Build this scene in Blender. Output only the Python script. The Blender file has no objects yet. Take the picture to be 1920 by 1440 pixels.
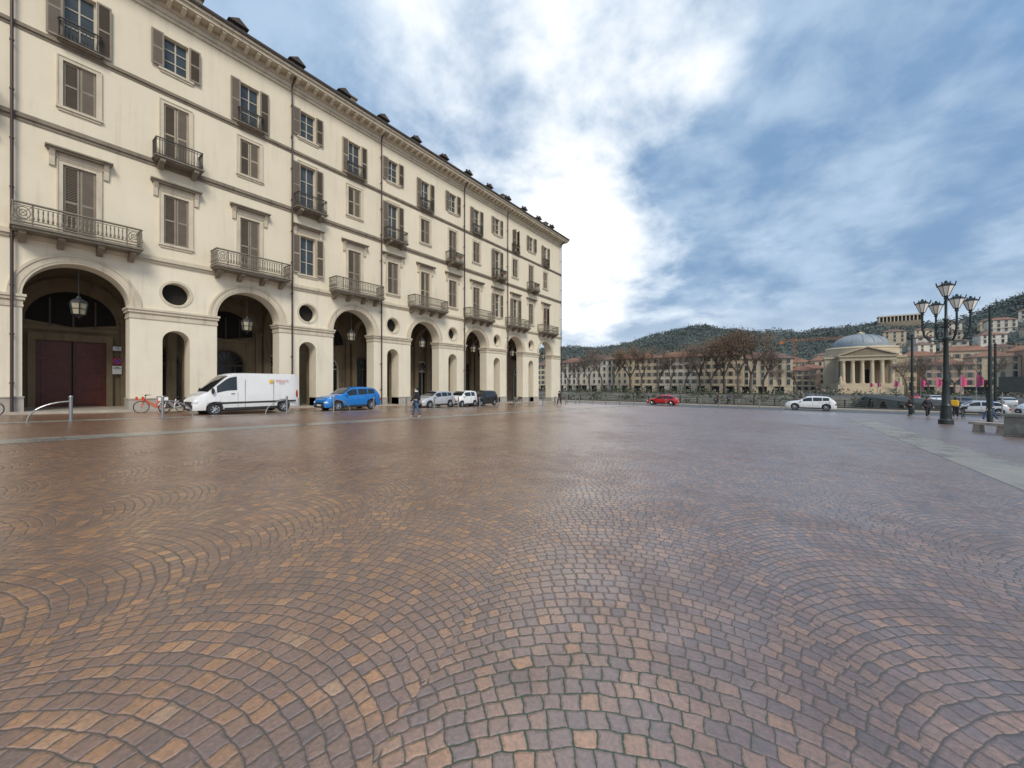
import bpy, bmesh, math, random
from mathutils import Vector, Matrix, noise
random.seed(7)
SC=bpy.context.scene; COL=SC.collection
R=math.radians
YAW=36.16
def g(y): return -(1.55+0.0295*y)
# ---------------------------------------------------------------- materials
class NT:
    def __init__(s,t): s.t=t
    def n(s,typ,**k):
        nd=s.t.nodes.new(typ)
        for a,b in k.items(): setattr(nd,a,b)
        return nd
    def put(s,sock,v):
        if isinstance(v,bpy.types.NodeSocket): s.t.links.new(v,sock)
        else: sock.default_value=v
    def m(s,op,a,b=None,c=None,clamp=False):
        nd=s.n('ShaderNodeMath',operation=op); nd.use_clamp=clamp
        s.put(nd.inputs[0],a)
        if b is not None: s.put(nd.inputs[1],b)
        if c is not None: s.put(nd.inputs[2],c)
        return nd.outputs[0]
    def ss(s,v,a,b):
        nd=s.n('ShaderNodeMapRange',interpolation_type='SMOOTHSTEP')
        s.put(nd.inputs[0],v); s.put(nd.inputs[1],a); s.put(nd.inputs[2],b)
        return nd.outputs[0]
    def mix(s,f,a,b,blend='MIX'):
        nd=s.n('ShaderNodeMix',data_type='RGBA',blend_type=blend)
        s.put(nd.inputs[0],f)
        for i,v in ((6,a),(7,b)):
            if isinstance(v,tuple): v=(v[0],v[1],v[2],1)
            s.put(nd.inputs[i],v)
        return nd.outputs[2]
    def noise(s,vec,scale,detail=3,rough=.5,dist=0):
        nd=s.n('ShaderNodeTexNoise'); s.put(nd.inputs['Vector'],vec)
        nd.inputs['Scale'].default_value=scale; nd.inputs['Detail'].default_value=detail
        nd.inputs['Roughness'].default_value=rough; nd.inputs['Distortion'].default_value=dist
        return nd.outputs['Fac']
    def xyz(s,x,y,z):
        nd=s.n('ShaderNodeCombineXYZ'); s.put(nd.inputs[0],x); s.put(nd.inputs[1],y); s.put(nd.inputs[2],z)
        return nd.outputs[0]
    def ramp(s,f,stops,interp='LINEAR'):
        nd=s.n('ShaderNodeValToRGB'); cr=nd.color_ramp; cr.interpolation=interp
        while len(cr.elements)<len(stops): cr.elements.new(.5)
        for e,(p,c) in zip(cr.elements,stops): e.position=p; e.color=(c[0],c[1],c[2],1)
        s.put(nd.inputs[0],f); return nd.outputs[0]
def newmat(name):
    m=bpy.data.materials.new(name); m.use_nodes=True
    t=NT(m.node_tree); b=m.node_tree.nodes['Principled BSDF']
    return m,t,b
def mat(name,col,rough=.7,metal=0,var=.18,scale=1.5,bump=0.0,bscale=20,island=0,streak=0,coat=0,spec=.5):
    m,t,b=newmat(name)
    geo=t.n('ShaderNodeNewGeometry'); pos=geo.outputs['Position']
    f=t.noise(pos,scale,5,.6)
    f2=t.m('ADD',t.m('MULTIPLY',t.m('SUBTRACT',f,.5),var*4),1.0)
    if island: f2=t.m('MULTIPLY',f2,t.m('MULTIPLY_ADD',geo.outputs['Random Per Island'],island*2,1-island))
    if streak:
        mp=t.n('ShaderNodeMapping'); mp.inputs['Scale'].default_value=(3,3,.25); t.put(mp.inputs[0],pos)
        s=t.noise(mp.outputs[0],1.0,5,.65)
        f2=t.m('MULTIPLY',f2,t.m('SUBTRACT',1.0,t.m('MULTIPLY',t.ss(s,.5,.75),streak)))
    vm=t.n('ShaderNodeVectorMath',operation='SCALE'); vm.inputs[0].default_value=col; t.put(vm.inputs['Scale'],f2)
    t.put(b.inputs['Base Color'],vm.outputs[0])
    b.inputs['Roughness'].default_value=rough; b.inputs['Metallic'].default_value=metal
    b.inputs['Coat Weight'].default_value=coat; b.inputs['Specular IOR Level'].default_value=spec
    if bump:
        bp=t.n('ShaderNodeBump'); bp.inputs['Strength'].default_value=bump; bp.inputs['Distance'].default_value=.02
        t.put(bp.inputs['Height'],t.noise(pos,bscale,5,.6)); t.put(b.inputs['Normal'],bp.outputs[0])
    return m
M={}
M['plaster']=mat('facade_plaster',(.74,.665,.52),.85,var=.07,scale=.5,bump=.25,bscale=14,streak=.12)
M['plaster_up']=mat('upper_plaster',(.73,.645,.49),.85,var=.06,scale=.4,bump=.2,bscale=14,streak=.10)
M['trim']=mat('stone_trim',(.58,.505,.385),.8,var=.12,scale=1.2,bump=.2,streak=.3)
M['trimd']=mat('weathered_trim',(.23,.19,.14),.85,var=.2,scale=1.5,bump=.3,streak=.4)
M['plinth']=mat('stone_plinth',(.36,.33,.285),.8,var=.2,scale=2,bump=.3)
M['shut']=mat('shutter_wood',(.12,.095,.068),.7,var=.15,scale=2)
M['shut2']=mat('shutter_frame_wood',(.25,.205,.155),.7,var=.15,scale=2)
M['shut3']=mat('shutter_frame_pale',(.36,.30,.21),.7,var=.15,scale=2)
M['iron']=mat('balcony_iron',(.055,.048,.04),.6,var=.2,scale=4)
M['balst']=mat('balcony_stone',(.20,.17,.13),.8,var=.25,scale=3,streak=.3)
M['glass']=mat('window_glass',(.05,.06,.065),.07,var=.3,scale=1.2,spec=.6)
M['winframe']=mat('window_frame_paint',(.46,.42,.34),.5,var=.1)
M['pipe']=mat('drainpipe_copper',(.055,.032,.03),.5,var=.2)
M['roof']=mat('dark_roof',(.075,.06,.05),.85,var=.3,scale=3,bump=.5,bscale=8)
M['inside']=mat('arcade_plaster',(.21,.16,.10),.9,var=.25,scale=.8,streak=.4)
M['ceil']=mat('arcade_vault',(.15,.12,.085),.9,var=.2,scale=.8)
M['gate']=mat('gate_wood',(.10,.016,.009),.45,var=.4,scale=3)
M['shopdark']=mat('shop_dark',(.012,.013,.015),.2,var=.3)
M['voidm']=mat('dark_recess',(.012,.011,.009),.9,var=.2)
M['wood']=mat('dark_wood',(.07,.045,.03),.5,var=.2)
M['lampglass']=mat('lantern_glass',(.82,.80,.72),.2,var=.1)
M['green']=mat('dark_green_iron',(.026,.034,.032),.4,metal=.3,var=.3,scale=3)
M['steel']=mat('galvanised_steel',(.33,.33,.32),.35,metal=.7,var=.15)
M['rubber']=mat('rubber',(.018,.018,.019),.8,var=.1)
M['rim']=mat('alloy',(.45,.46,.47),.3,metal=.8,var=.1)
M['cglass']=mat('car_glass',(.015,.018,.02),.05,var=.1,spec=.8)
M['blk']=mat('black_plastic',(.025,.025,.027),.5,var=.1)
M['white']=mat('white_paint',(.74,.74,.73),.3,var=.05,coat=.6)
M['silver']=mat('silver_paint',(.52,.53,.54),.3,metal=.3,var=.05,coat=.6)
M['blue']=mat('blue_paint',(.012,.19,.56),.28,metal=.2,var=.08,coat=.8)
M['red']=mat('red_paint',(.45,.012,.012),.28,var=.05,coat=.8)
M['black']=mat('black_paint',(.02,.02,.022),.25,var=.05,coat=.8)
M['hl']=mat('headlight_glass',(.7,.72,.75),.1,var=.05)
M['tl']=mat('taillight_glass',(.35,.01,.01),.2,var=.05)
M['orange']=mat('orange_paint',(.75,.10,.02),.4,var=.05)
M['yellow']=mat('yellow_fabric',(.75,.45,.03),.6,var=.08)
M['pink']=mat('pink_fabric',(.62,.10,.20),.7,var=.15)
M['skin']=mat('skin',(.55,.33,.24),.6,var=.05)
M['hair']=mat('hair',(.035,.02,.014),.7,var=.2)
M['coat']=mat('black_coat',(.02,.02,.024),.8,var=.15,scale=6)
M['jacketblue']=mat('navy_jacket',(.03,.05,.12),.8,var=.15,scale=6)
M['jeans']=mat('denim',(.05,.09,.17),.85,var=.2,scale=8)
M['trousers']=mat('dark_trousers',(.025,.025,.03),.85,var=.15,scale=8)
M['shoe']=mat('shoe',(.5,.5,.5),.6)
M['signred']=mat('sign_red',(.6,.02,.02),.4,var=.03)
M['signblue']=mat('sign_blue',(.02,.08,.4),.4,var=.03)
M['stonelt']=mat('church_stone',(.52,.43,.30),.85,var=.12,scale=.3,streak=.2)
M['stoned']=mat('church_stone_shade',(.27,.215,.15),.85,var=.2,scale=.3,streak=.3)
M['lead']=mat('dome_lead',(.25,.28,.30),.6,var=.15,scale=.4,streak=.2)
M['terra']=mat('terracotta',(.24,.12,.08),.9,var=.3,scale=.3)
M['terra2']=mat('brown_roof',(.18,.11,.085),.9,var=.3,scale=.3)
M['bark']=mat('bark',(.15,.12,.095),.9,var=.3,scale=1,spec=.1)
M['twig']=mat('dry_leaf_twigs',(.20,.135,.09),.95,var=.35,scale=.3,island=.4,spec=.05)
M['twig2']=mat('grey_twigs',(.17,.14,.115),.95,var=.35,scale=.3,island=.4,spec=.05)
M['wood_hill']=mat('hill_wood',(.105,.125,.118),1.0,var=.3,scale=.022,island=.15,spec=0)  # bluish base colour carries the distance haze over the woods
M['hill']=mat('hill_ground',(.10,.115,.108),1.0,var=.3,scale=.03,spec=0)  # bluish tint mixes the same distance haze into the hill colour
M['ever']=mat('evergreen',(.035,.055,.025),.9,var=.4,scale=.3,island=.5)
M['embank']=mat('embankment_stone',(.13,.125,.10),.9,var=.4,scale=.3,streak=.3)
M['granite']=mat('granite_slab',(.40,.35,.28),.45,var=.2,scale=2,bump=.15)
M['concrete']=mat('bench_stone',(.36,.32,.27),.8,var=.25,scale=4,bump=.3)
M['mossy']=mat('mossy_stone',(.22,.215,.185),.85,var=.4,scale=3,bump=.5,streak=.4)
M['craneor']=mat('crane_orange',(.5,.17,.05),.6)
HC=[(.56,.47,.34),(.58,.48,.33),(.50,.39,.28),(.62,.56,.46),(.46,.33,.26),(.54,.44,.31),(.64,.60,.53)]
for i,c in enumerate(HC): M['h%d'%i]=mat('house_plaster_%s'%'abcdefg'[i],c,.9,var=.12,scale=.2,streak=.15)

def cobble():
    m,t,b=newmat('porphyry_cobbles')
    geo=t.n('ShaderNodeNewGeometry'); pos=geo.outputs['Position']
    nz=t.n('ShaderNodeTexNoise'); nz.inputs['Scale'].default_value=9; nz.inputs['Detail'].default_value=1; t.put(nz.inputs['Vector'],pos)
    sub=t.n('ShaderNodeVectorMath',operation='SUBTRACT'); t.put(sub.inputs[0],nz.outputs['Color']); sub.inputs[1].default_value=(.5,.5,.5)
    sc=t.n('ShaderNodeVectorMath',operation='SCALE'); t.put(sc.inputs[0],sub.outputs[0]); sc.inputs['Scale'].default_value=.042
    ad=t.n('ShaderNodeVectorMath',operation='ADD'); t.put(ad.inputs[0],pos); t.put(ad.inputs[1],sc.outputs[0])
    sp=t.n('ShaderNodeSeparateXYZ'); t.put(sp.inputs[0],ad.outputs[0]); px,py=sp.outputs[0],sp.outputs[1]
    a0=R(22); x=t.m('ADD',t.m('MULTIPLY',px,math.cos(a0)),t.m('MULTIPLY',py,math.sin(a0)))
    y=t.m('SUBTRACT',t.m('MULTIPLY',py,math.cos(a0)),t.m('MULTIPLY',px,math.sin(a0)))
    W,RR,rh,sw=2.3,1.52,.092,.098
    xc=t.m('DIVIDE',t.m('ADD',x,.95),W); col=t.m('FLOOR',xc)
    xl=t.m('MULTIPLY',t.m('SUBTRACT',t.m('SUBTRACT',xc,col),.5),W)
    arc=t.m('SQRT',t.m('SUBTRACT',RR*RR,t.m('MULTIPLY',xl,xl)))
    sn=t.m('DIVIDE',xl,RR); cs=t.m('DIVIDE',arc,RR)
    v=t.m('DIVIDE',t.m('SUBTRACT',y,arc),rh*1.14)
    row=t.m('FLOOR',v); fv=t.m('SUBTRACT',v,row)
    w1=t.n('ShaderNodeTexWhiteNoise',noise_dimensions='2D'); t.put(w1.inputs['Vector'],t.xyz(row,col,0))
    a=t.m('DIVIDE',t.m('MULTIPLY',t.m('ARCSINE',sn),RR),sw)
    a=t.m('MULTIPLY',a,t.m('MULTIPLY_ADD',w1.outputs[0],.26,.87))
    a=t.m('ADD',a,t.m('MULTIPLY',w1.outputs[0],37.0))
    a=t.m('SUBTRACT',a,t.m('MULTIPLY',sn,t.m('MULTIPLY',t.m('SUBTRACT',fv,.5),rh/sw)))
    cell=t.m('FLOOR',a); fa=t.m('SUBTRACT',a,cell)
    wn=t.n('ShaderNodeTexWhiteNoise',noise_dimensions='3D'); t.put(wn.inputs['Vector'],t.xyz(row,cell,col))
    rnd=wn.outputs[0]; rs=t.n('ShaderNodeSeparateColor'); t.put(rs.inputs[0],wn.outputs[1])
    du=t.m('MULTIPLY',t.m('MINIMUM',fa,t.m('SUBTRACT',1.0,fa)),sw)
    dv=t.m('MULTIPLY',t.m('MULTIPLY',t.m('MINIMUM',fv,t.m('SUBTRACT',1.0,fv)),rh*1.14),t.m('MAXIMUM',cs,.55))
    d=t.m('SMOOTH_MIN',du,dv,.010)
    fine=t.noise(pos,42,5,.7)
    fc=t.m('SUBTRACT',fine,.5)
    d=t.m('ADD',d,t.m('MULTIPLY',fc,.010))
    d=t.m('SUBTRACT',d,t.m('MULTIPLY',rs.outputs[2],.0025))
    stone=t.ss(d,.0005,.005)
    big=t.noise(pos,.22,3,.6); mid=t.noise(pos,1.6,4,.6)
    rr=t.m('ADD',t.m('MULTIPLY_ADD',rnd,.85,.05),t.m('MULTIPLY',t.m('SUBTRACT',big,.5),.6))
    sx=t.n('ShaderNodeSeparateXYZ'); t.put(sx.inputs[0],pos)
    warm=t.ss(t.m('ADD',sx.outputs[0],t.m('MULTIPLY',t.m('SUBTRACT',mid,.5),3)),6.0,-6.0)
    c1=t.ramp(rr,[(0,(.15,.095,.078)),(.25,(.18,.11,.085)),(.5,(.215,.128,.092)),(.75,(.25,.142,.09)),(.93,(.33,.16,.075)),(1,(.32,.22,.155))])
    c2=t.ramp(rr,[(0,(.135,.063,.038)),(.25,(.175,.077,.038)),(.5,(.215,.092,.038)),(.75,(.26,.112,.04)),(.92,(.39,.165,.045)),(1,(.34,.19,.095))])
    cc=t.mix(warm,c1,c2)
    k=t.m('MULTIPLY_ADD',fc,1.9,1.0); k=t.m('MULTIPLY',k,t.m('MULTIPLY_ADD',t.m('SUBTRACT',mid,.5),1.0,1.0))
    k=t.m('MULTIPLY',k,t.m('MULTIPLY_ADD',rs.outputs[1],.28,.88))
    vm=t.n('ShaderNodeVectorMath',operation='SCALE'); t.put(vm.inputs[0],cc); t.put(vm.inputs['Scale'],k)
    mx=t.m('ADD',sx.outputs[0],.75); my=t.m('SUBTRACT',sx.outputs[1],1.75)
    md=t.m('SQRT',t.m('ADD',t.m('MULTIPLY',mx,mx),t.m('MULTIPLY',my,my)))
    moss=t.m('MAXIMUM',t.ss(mid,.58,.68),t.ss(t.m('ADD',md,t.m('MULTIPLY',fc,.8)),1.0,.3))
    joint=t.mix(moss,(.085,.062,.045),(.022,.042,.008))
    bc=t.mix(stone,joint,vm.outputs[0])
    t.put(b.inputs['Base Color'],bc)
    wet=t.ss(t.m('ADD',big,t.m('MULTIPLY',t.m('SUBTRACT',mid,.5),.6)),.28,.56)
    ro=t.m('MULTIPLY_ADD',wet,-.12,.42)
    t.put(b.inputs['Roughness'],t.m('ADD',ro,t.m('MULTIPLY',rs.outputs[1],.12)))
    b.inputs['Specular IOR Level'].default_value=.8
    tilt=t.m('ADD',t.m('MULTIPLY',t.m('MULTIPLY',t.m('SUBTRACT',rs.outputs[0],.5),t.m('SUBTRACT',fa,.5)),.010),
             t.m('MULTIPLY',t.m('MULTIPLY',t.m('SUBTRACT',rs.outputs[2],.5),t.m('SUBTRACT',fv,.5)),.010))
    h=t.m('ADD',t.m('MULTIPLY',t.ss(d,-.002,.015),.009),tilt)
    h=t.m('ADD',h,t.m('MULTIPLY',fine,.009))
    h=t.m('ADD',h,t.m('MULTIPLY',mid,.012))
    bp=t.n('ShaderNodeBump'); bp.inputs['Strength'].default_value=.85; bp.inputs['Distance'].default_value=1.0
    t.put(bp.inputs['Height'],h); t.put(b.inputs['Normal'],bp.outputs[0])
    vmx=t.n('ShaderNodeMix',data_type='VECTOR'); vmx.inputs[0].default_value=.38; t.put(vmx.inputs[4],geo.outputs['Normal']); t.put(vmx.inputs[5],bp.outputs[0])
    nn=t.n('ShaderNodeVectorMath',operation='NORMALIZE'); t.put(nn.inputs[0],vmx.outputs[1])
    t.put(b.inputs['Coat Normal'],nn.outputs[0]); b.inputs['Coat Roughness'].default_value=.27; b.inputs['Coat IOR'].default_value=2.3
    t.put(b.inputs['Coat Weight'],t.m('MULTIPLY',t.m('MULTIPLY_ADD',wet,.4,.6),t.m('MULTIPLY_ADD',stone,.7,.3)))
    return m
M['cobble']=cobble()
def granite_strip():
    m,t,b=newmat('granite_strip')
    geo=t.n('ShaderNodeNewGeometry'); pos=geo.outputs['Position']
    s=t.n('ShaderNodeSeparateXYZ'); t.put(s.inputs[0],pos)
    yy=t.m('DIVIDE',s.outputs[1],1.3); ce=t.m('FLOOR',yy); f=t.m('SUBTRACT',yy,ce)
    j=t.m('LESS_THAN',f,.014)
    w=t.n('ShaderNodeTexWhiteNoise',noise_dimensions='1D'); t.put(w.inputs['W'],ce)
    n=t.noise(pos,.7,6,.65); k=t.m('ADD',t.m('MULTIPLY',w.outputs[0],.10),t.m('MULTIPLY_ADD',t.ss(n,.35,.65),.30,.66))
    vm=t.n('ShaderNodeVectorMath',operation='SCALE'); vm.inputs[0].default_value=(.30,.27,.225); t.put(vm.inputs['Scale'],k)
    t.put(b.inputs['Base Color'],t.mix(j,vm.outputs[0],(.09,.075,.06)))
    t.put(b.inputs['Roughness'],t.m('MULTIPLY_ADD',t.ss(n,.35,.65),.22,.20))
    bp=t.n('ShaderNodeBump'); bp.inputs['Strength'].default_value=.3; bp.inputs['Distance'].default_value=.01
    t.put(bp.inputs['Height'],t.noise(pos,25,4,.6)); t.put(b.inputs['Normal'],bp.outputs[0])
    return m
M['strip']=granite_strip()
def asphalt():
    m,t,b=newmat('wet_asphalt')
    geo=t.n('ShaderNodeNewGeometry'); pos=geo.outputs['Position']
    n=t.noise(pos,.6,5,.6); c=t.ramp(n,[(.3,(.045,.042,.04)),(.7,(.085,.075,.07))])
    t.put(b.inputs['Base Color'],c); t.put(b.inputs['Roughness'],t.m('MULTIPLY_ADD',n,.5,.15))
    bp=t.n('ShaderNodeBump'); bp.inputs['Strength'].default_value=.3; bp.inputs['Distance'].default_value=.01
    t.put(bp.inputs['Height'],t.noise(pos,60,4,.6)); t.put(b.inputs['Normal'],bp.outputs[0])
    return m
M['asphalt']=asphalt()
M['water']=mat('river_water',(.03,.04,.035),.12,var=.2,scale=.2,bump=.4,bscale=1.2)
# ---------------------------------------------------------------- mesh building
class MB:
    def __init__(s): s.v=[]; s.f=[]; s.mi=[]
    def add(s,vs,fs,m=0):
        b=len(s.v); s.v+= [tuple(p) for p in vs]; s.f+=[tuple(i+b for i in f) for f in fs]; s.mi+=[m]*len(fs)
    def box(s,x0,x1,y0,y1,z0,z1,m=0):
        s.add([(x0,y0,z0),(x1,y0,z0),(x1,y1,z0),(x0,y1,z0),(x0,y0,z1),(x1,y0,z1),(x1,y1,z1),(x0,y1,z1)],
              [(0,3,2,1),(4,5,6,7),(0,1,5,4),(1,2,6,5),(2,3,7,6),(3,0,4,7)],m)
    def cyl(s,p0,p1,r0,r1=None,n=10,m=0,caps=True):
        if r1 is None: r1=r0
        p0=Vector(p0);p1=Vector(p1);d=(p1-p0)
        if d.length<1e-6: return
        d.normalize(); a=d.orthogonal().normalized(); b=d.cross(a)
        vs=[]
        for p,r in((p0,r0),(p1,r1)):
            for i in range(n):
                t=2*math.pi*i/n; vs.append(p+a*math.cos(t)*r+b*math.sin(t)*r)
        fs=[(i,(i+1)%n,n+(i+1)%n,n+i) for i in range(n)]
        if caps: fs+= [tuple(range(n-1,-1,-1)),tuple(range(n,2*n))]
        s.add(vs,fs,m)
    def tube(s,pts,r,n=8,m=0):
        for i in range(len(pts)-1): s.cyl(pts[i],pts[i+1],r,r,n,m)
    def rev(s,prof,c=(0,0,0),n=16,m=0,axis='z',a0=0,a1=2*math.pi,sy=1):
        full=abs(a1-a0-2*math.pi)<1e-6; k=n if full else n+1
        vs=[]
        for r,z in prof:
            for i in range(k):
                t=a0+(a1-a0)*i/n; x,y=r*math.cos(t),r*math.sin(t)*sy
                vs.append((c[0]+x,c[1]+y,c[2]+z) if axis=='z' else ((c[0]+x,c[1]+z,c[2]+y) if axis=='y' else (c[0]+z,c[1]+x,c[2]+y)))
        fs=[]
        for j in range(len(prof)-1):
            for i in range(n):
                i2=(i+1)%k; q=(j*k+i,j*k+i2,(j+1)*k+i2,(j+1)*k+i)
                fs.append(q[::-1] if axis=='y' else q)
        s.add(vs,fs,m)
    def sph(s,c,r,n=12,m=0,z0=-1,z1=1):
        if not isinstance(r,tuple): r=(r,r,r)
        k=max(4,n//2); a0=math.asin(z0);a1=math.asin(z1)
        vs=[];
        for j in range(k+1):
            t=a0+(a1-a0)*j/k
            for i in range(n):
                u=2*math.pi*i/n
                vs.append((c[0]+r[0]*math.cos(t)*math.cos(u),c[1]+r[1]*math.cos(t)*math.sin(u),c[2]+r[2]*math.sin(t)))
        fs=[(j*n+i,j*n+(i+1)%n,(j+1)*n+(i+1)%n,(j+1)*n+i) for j in range(k) for i in range(n)]
        s.add(vs,fs,m)
    def prism(s,poly,axis,a,b,m=0):
        def P(p,t): return (t,p[0],p[1]) if axis=='x' else ((p[0],t,p[1]) if axis=='y' else (p[0],p[1],t))
        n=len(poly); vs=[P(p,a) for p in poly]+[P(p,b) for p in poly]
        fs=[(i,(i+1)%n,n+(i+1)%n,n+i) for i in range(n)]+[tuple(range(n-1,-1,-1)),tuple(range(n,2*n))]
        s.add(vs,fs,m)
    def mesh(s,name,mats,smooth=False,ang=35):
        me=bpy.data.meshes.new(name); me.from_pydata(s.v,[],s.f)
        for mm in mats: me.materials.append(M[mm] if isinstance(mm,str) else mm)
        me.polygons.foreach_set('material_index',s.mi)
        bm=bmesh.new(); bm.from_mesh(me)
        if smooth: bmesh.ops.remove_doubles(bm,verts=bm.verts,dist=1e-5)
        bmesh.ops.recalc_face_normals(bm,faces=bm.faces); bm.to_mesh(me); bm.free()
        if smooth:
            me.polygons.foreach_set('use_smooth',[True]*len(me.polygons)); me.set_sharp_from_angle(angle=R(ang))
        me.update(); return me
def ob(name,me,parent=None,loc=(0,0,0),rot=(0,0,0)):
    o=bpy.data.objects.new(name,me); COL.objects.link(o); o.location=loc; o.rotation_euler=rot
    if parent: o.parent=parent
    return o
def thing(name,label,cat,loc=(0,0,0),rz=0,me=None,group=None):
    o=bpy.data.objects.new(name,me); COL.objects.link(o); o.location=loc; o.rotation_euler=(0,0,rz)
    o['label']=label; o['category']=cat
    if group: o['group']=group
    if me is None: o.empty_display_size=.3
    return o
def struct(name,me,loc=(0,0,0)):
    o=ob(name,me,None,loc); o['kind']='structure'; return o
def polywall(outer,holes,th,name,mats):
    cu=bpy.data.curves.new('c','CURVE'); cu.dimensions='2D'; cu.fill_mode='BOTH'; cu.extrude=th/2
    for p in [outer]+holes:
        sp=cu.splines.new('POLY'); sp.points.add(len(p)-1)
        for q,(a,b) in zip(sp.points,p): q.co=(a,b,0,1)
        sp.use_cyclic_u=True
    o=bpy.data.objects.new('c',cu); COL.objects.link(o)
    dg=bpy.context.evaluated_depsgraph_get(); dg.update()
    me=bpy.data.meshes.new_from_object(o.evaluated_get(dg)); bpy.data.objects.remove(o)
    me.name=name
    me.transform(Matrix(((0,0,1,-th/2),(1,0,0,0),(0,1,0,0),(0,0,0,1))))
    me.materials.clear()
    for mm in mats: me.materials.append(M[mm])
    for p in me.polygons: p.use_smooth=False; p.material_index=0
    return me
def arch(c,hw,z0,zs,n=24):
    return [(c-hw,z0),(c+hw,z0)]+[(c+hw*math.cos(math.pi*i/n),zs+hw*math.sin(math.pi*i/n)) for i in range(n+1)]
def circ(c,z,r,n=32): return [(c+r*math.cos(2*math.pi*i/n),z+r*math.sin(2*math.pi*i/n)) for i in range(n)]
def rect(c,hw,z0,z1): return [(c-hw,z0),(c+hw,z0),(c+hw,z1),(c-hw,z1)]
# ---------------------------------------------------------------- palazzo
FX=-31.1; Y0,Y1=-9.5,56.2; BZ=-1.6; AH=1.93
ARC=[3+8.05*k for k in range(-1,7)]; MID=[3+8.05*k+4.025 for k in range(-1,6)]
pal=thing('arcaded_palazzo','long cream plastered palazzo with arcade, balconies and shuttered windows','building',(FX,0,BZ))
def L(z): return z-BZ
def shift(me): me.transform(Matrix.Translation((0,0,-BZ))); return me
holes=[arch(c,AH,-4.5,4.4,28) for c in ARC]+[arch(c,.66,-4.5,2.55,16) for c in MID]+[circ(c,5.5,.68) for c in MID]
ob('arcade_wall',shift(polywall([(Y0,-5),(Y1,-5),(Y1,7.28),(Y0,7.28)],holes,1.1,'arcade_wall',['plaster'])),pal)
WIN=[]
for c in ARC: WIN+=[(c,7.66,11.5,'d1'),(c,14.55,17.0,'w2'),(c,18.05,21.0,'b3')]
for c in MID: WIN+=[(c,8.5,11.5,'w1'),(c,13.5,17.1,'d2'),(c,19.2,21.3,'w3')]
ob('upper_wall',shift(polywall([(Y0,7.28),(Y1,7.28),(Y1,22.7),(Y0,22.7)],[rect(c,.6,a,b) for c,a,b,_ in WIN],.45,'upper_wall',['plaster_up'])),pal)
mb=MB()
mb.box(-14,-.46,Y0+.01,Y0+.4,-3.6,22.69); mb.box(-14,-5.9,Y1-.4,Y1-.01,-3.6,22.69); mb.box(-5.9,-.46,Y1-.4,Y1-.01,7.1,22.69)
mb.box(-14,-13.6,Y0+.41,Y1-.41,-3.6,22.69)
for z in (7.1,13.2,17.7,22.3): mb.box(-13.6,-.46,Y0+.41,Y1-.41,z,z+.25)
mb.box(-5.2,-5.0,Y0+.41,Y1-.41,7.36,22.2)
ob('side_and_rear_walls',shift(mb.mesh('side_walls',['plaster'])),pal)
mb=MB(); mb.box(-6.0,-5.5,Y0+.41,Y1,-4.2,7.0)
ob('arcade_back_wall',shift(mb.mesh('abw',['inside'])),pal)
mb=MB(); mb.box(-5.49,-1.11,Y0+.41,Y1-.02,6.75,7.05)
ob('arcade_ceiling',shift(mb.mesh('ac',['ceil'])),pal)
def trans():
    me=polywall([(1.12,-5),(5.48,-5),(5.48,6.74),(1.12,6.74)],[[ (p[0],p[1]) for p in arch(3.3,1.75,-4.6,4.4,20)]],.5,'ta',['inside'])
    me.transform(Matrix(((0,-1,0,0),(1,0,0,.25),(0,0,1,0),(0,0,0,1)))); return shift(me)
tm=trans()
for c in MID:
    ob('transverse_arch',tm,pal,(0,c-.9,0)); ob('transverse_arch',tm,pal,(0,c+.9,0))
mb=MB()
for r0,r1,p in ((2.0,2.3,.14),):
    vs=[];k=24
    for i in range(k+1):
        a=math.pi*i/k
        for r,x in ((r0,0),(r0,p),(r1,p),(r1,0)): vs.append((x,r*math.cos(a),4.2+r*math.sin(a)))
    mb.add(vs,[(4*i+j,4*i+(j+1)%4,4*(i+1)+(j+1)%4,4*(i+1)+j) for i in range(k) for j in range(3)])
    for s in (-1,1): mb.box(0,.2,s*2.3-.22,s*2.3+.22,-4,4.2); mb.box(0,.28,s*2.3-.3,s*2.3+.3,3.9,4.19)
mb.box(0,.1,-2.05,2.05,3.2,3.45)
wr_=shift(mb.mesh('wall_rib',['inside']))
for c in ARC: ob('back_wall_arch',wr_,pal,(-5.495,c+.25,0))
mb=MB(); vs=[(.02,0,3.46)]+[(.02,1.9*math.cos(math.pi*i/16),3.46+.3+1.9*math.sin(math.pi*i/16)) for i in range(17)]
mb.add(vs,[(0,i+1,i+2) for i in range(16)]); 
for i in range(1,4):
    q=-1.9+3.8*i/4; mb.box(.021,.06,q-.04,q+.04,3.46,5.2,1)
lun=shift(mb.mesh('lunette',['voidm','wood']))
for c in ARC: ob('lunette_window',lun,pal,(-5.49,c+.25,0))
def shopmesh(hw,top,bar):
    mb=MB(); z0=-4
    n=16; pts=[(-hw,z0)]+[(-hw*math.cos(math.pi*i/n),top+hw*math.sin(math.pi*i/n)) for i in range(n+1)]+[(hw,z0)]
    mb.prism(pts,'x',0,.03,0)
    for s in (-1,1): mb.box(0,.12,s*hw-.09,s*hw+.09,z0,top,1)
    for i in range(n):
        a,b=math.pi*i/n,math.pi*(i+1)/n
        mb.cyl((.08,hw*math.cos(a),top+hw*math.sin(a)),(.08,hw*math.cos(b),top+hw*math.sin(b)),.09,n=6,m=1)
    mb.box(.02,.1,-hw,hw,top-.06,top+.06,1)
    for i in range(1,8):
        a=math.pi*i/8; mb.cyl((.05,0,top),(.05,hw*math.cos(a),top+hw*math.sin(a)),.025,n=5,m=1)
    for i in range(1,4): mb.box(.02,.08,-hw+2*hw*i/4-.03,-hw+2*hw*i/4+.03,z0,top-.06,1)
    return shift(mb.mesh('shopfront',['shopdark','winframe' if bar else 'wood']))
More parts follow.
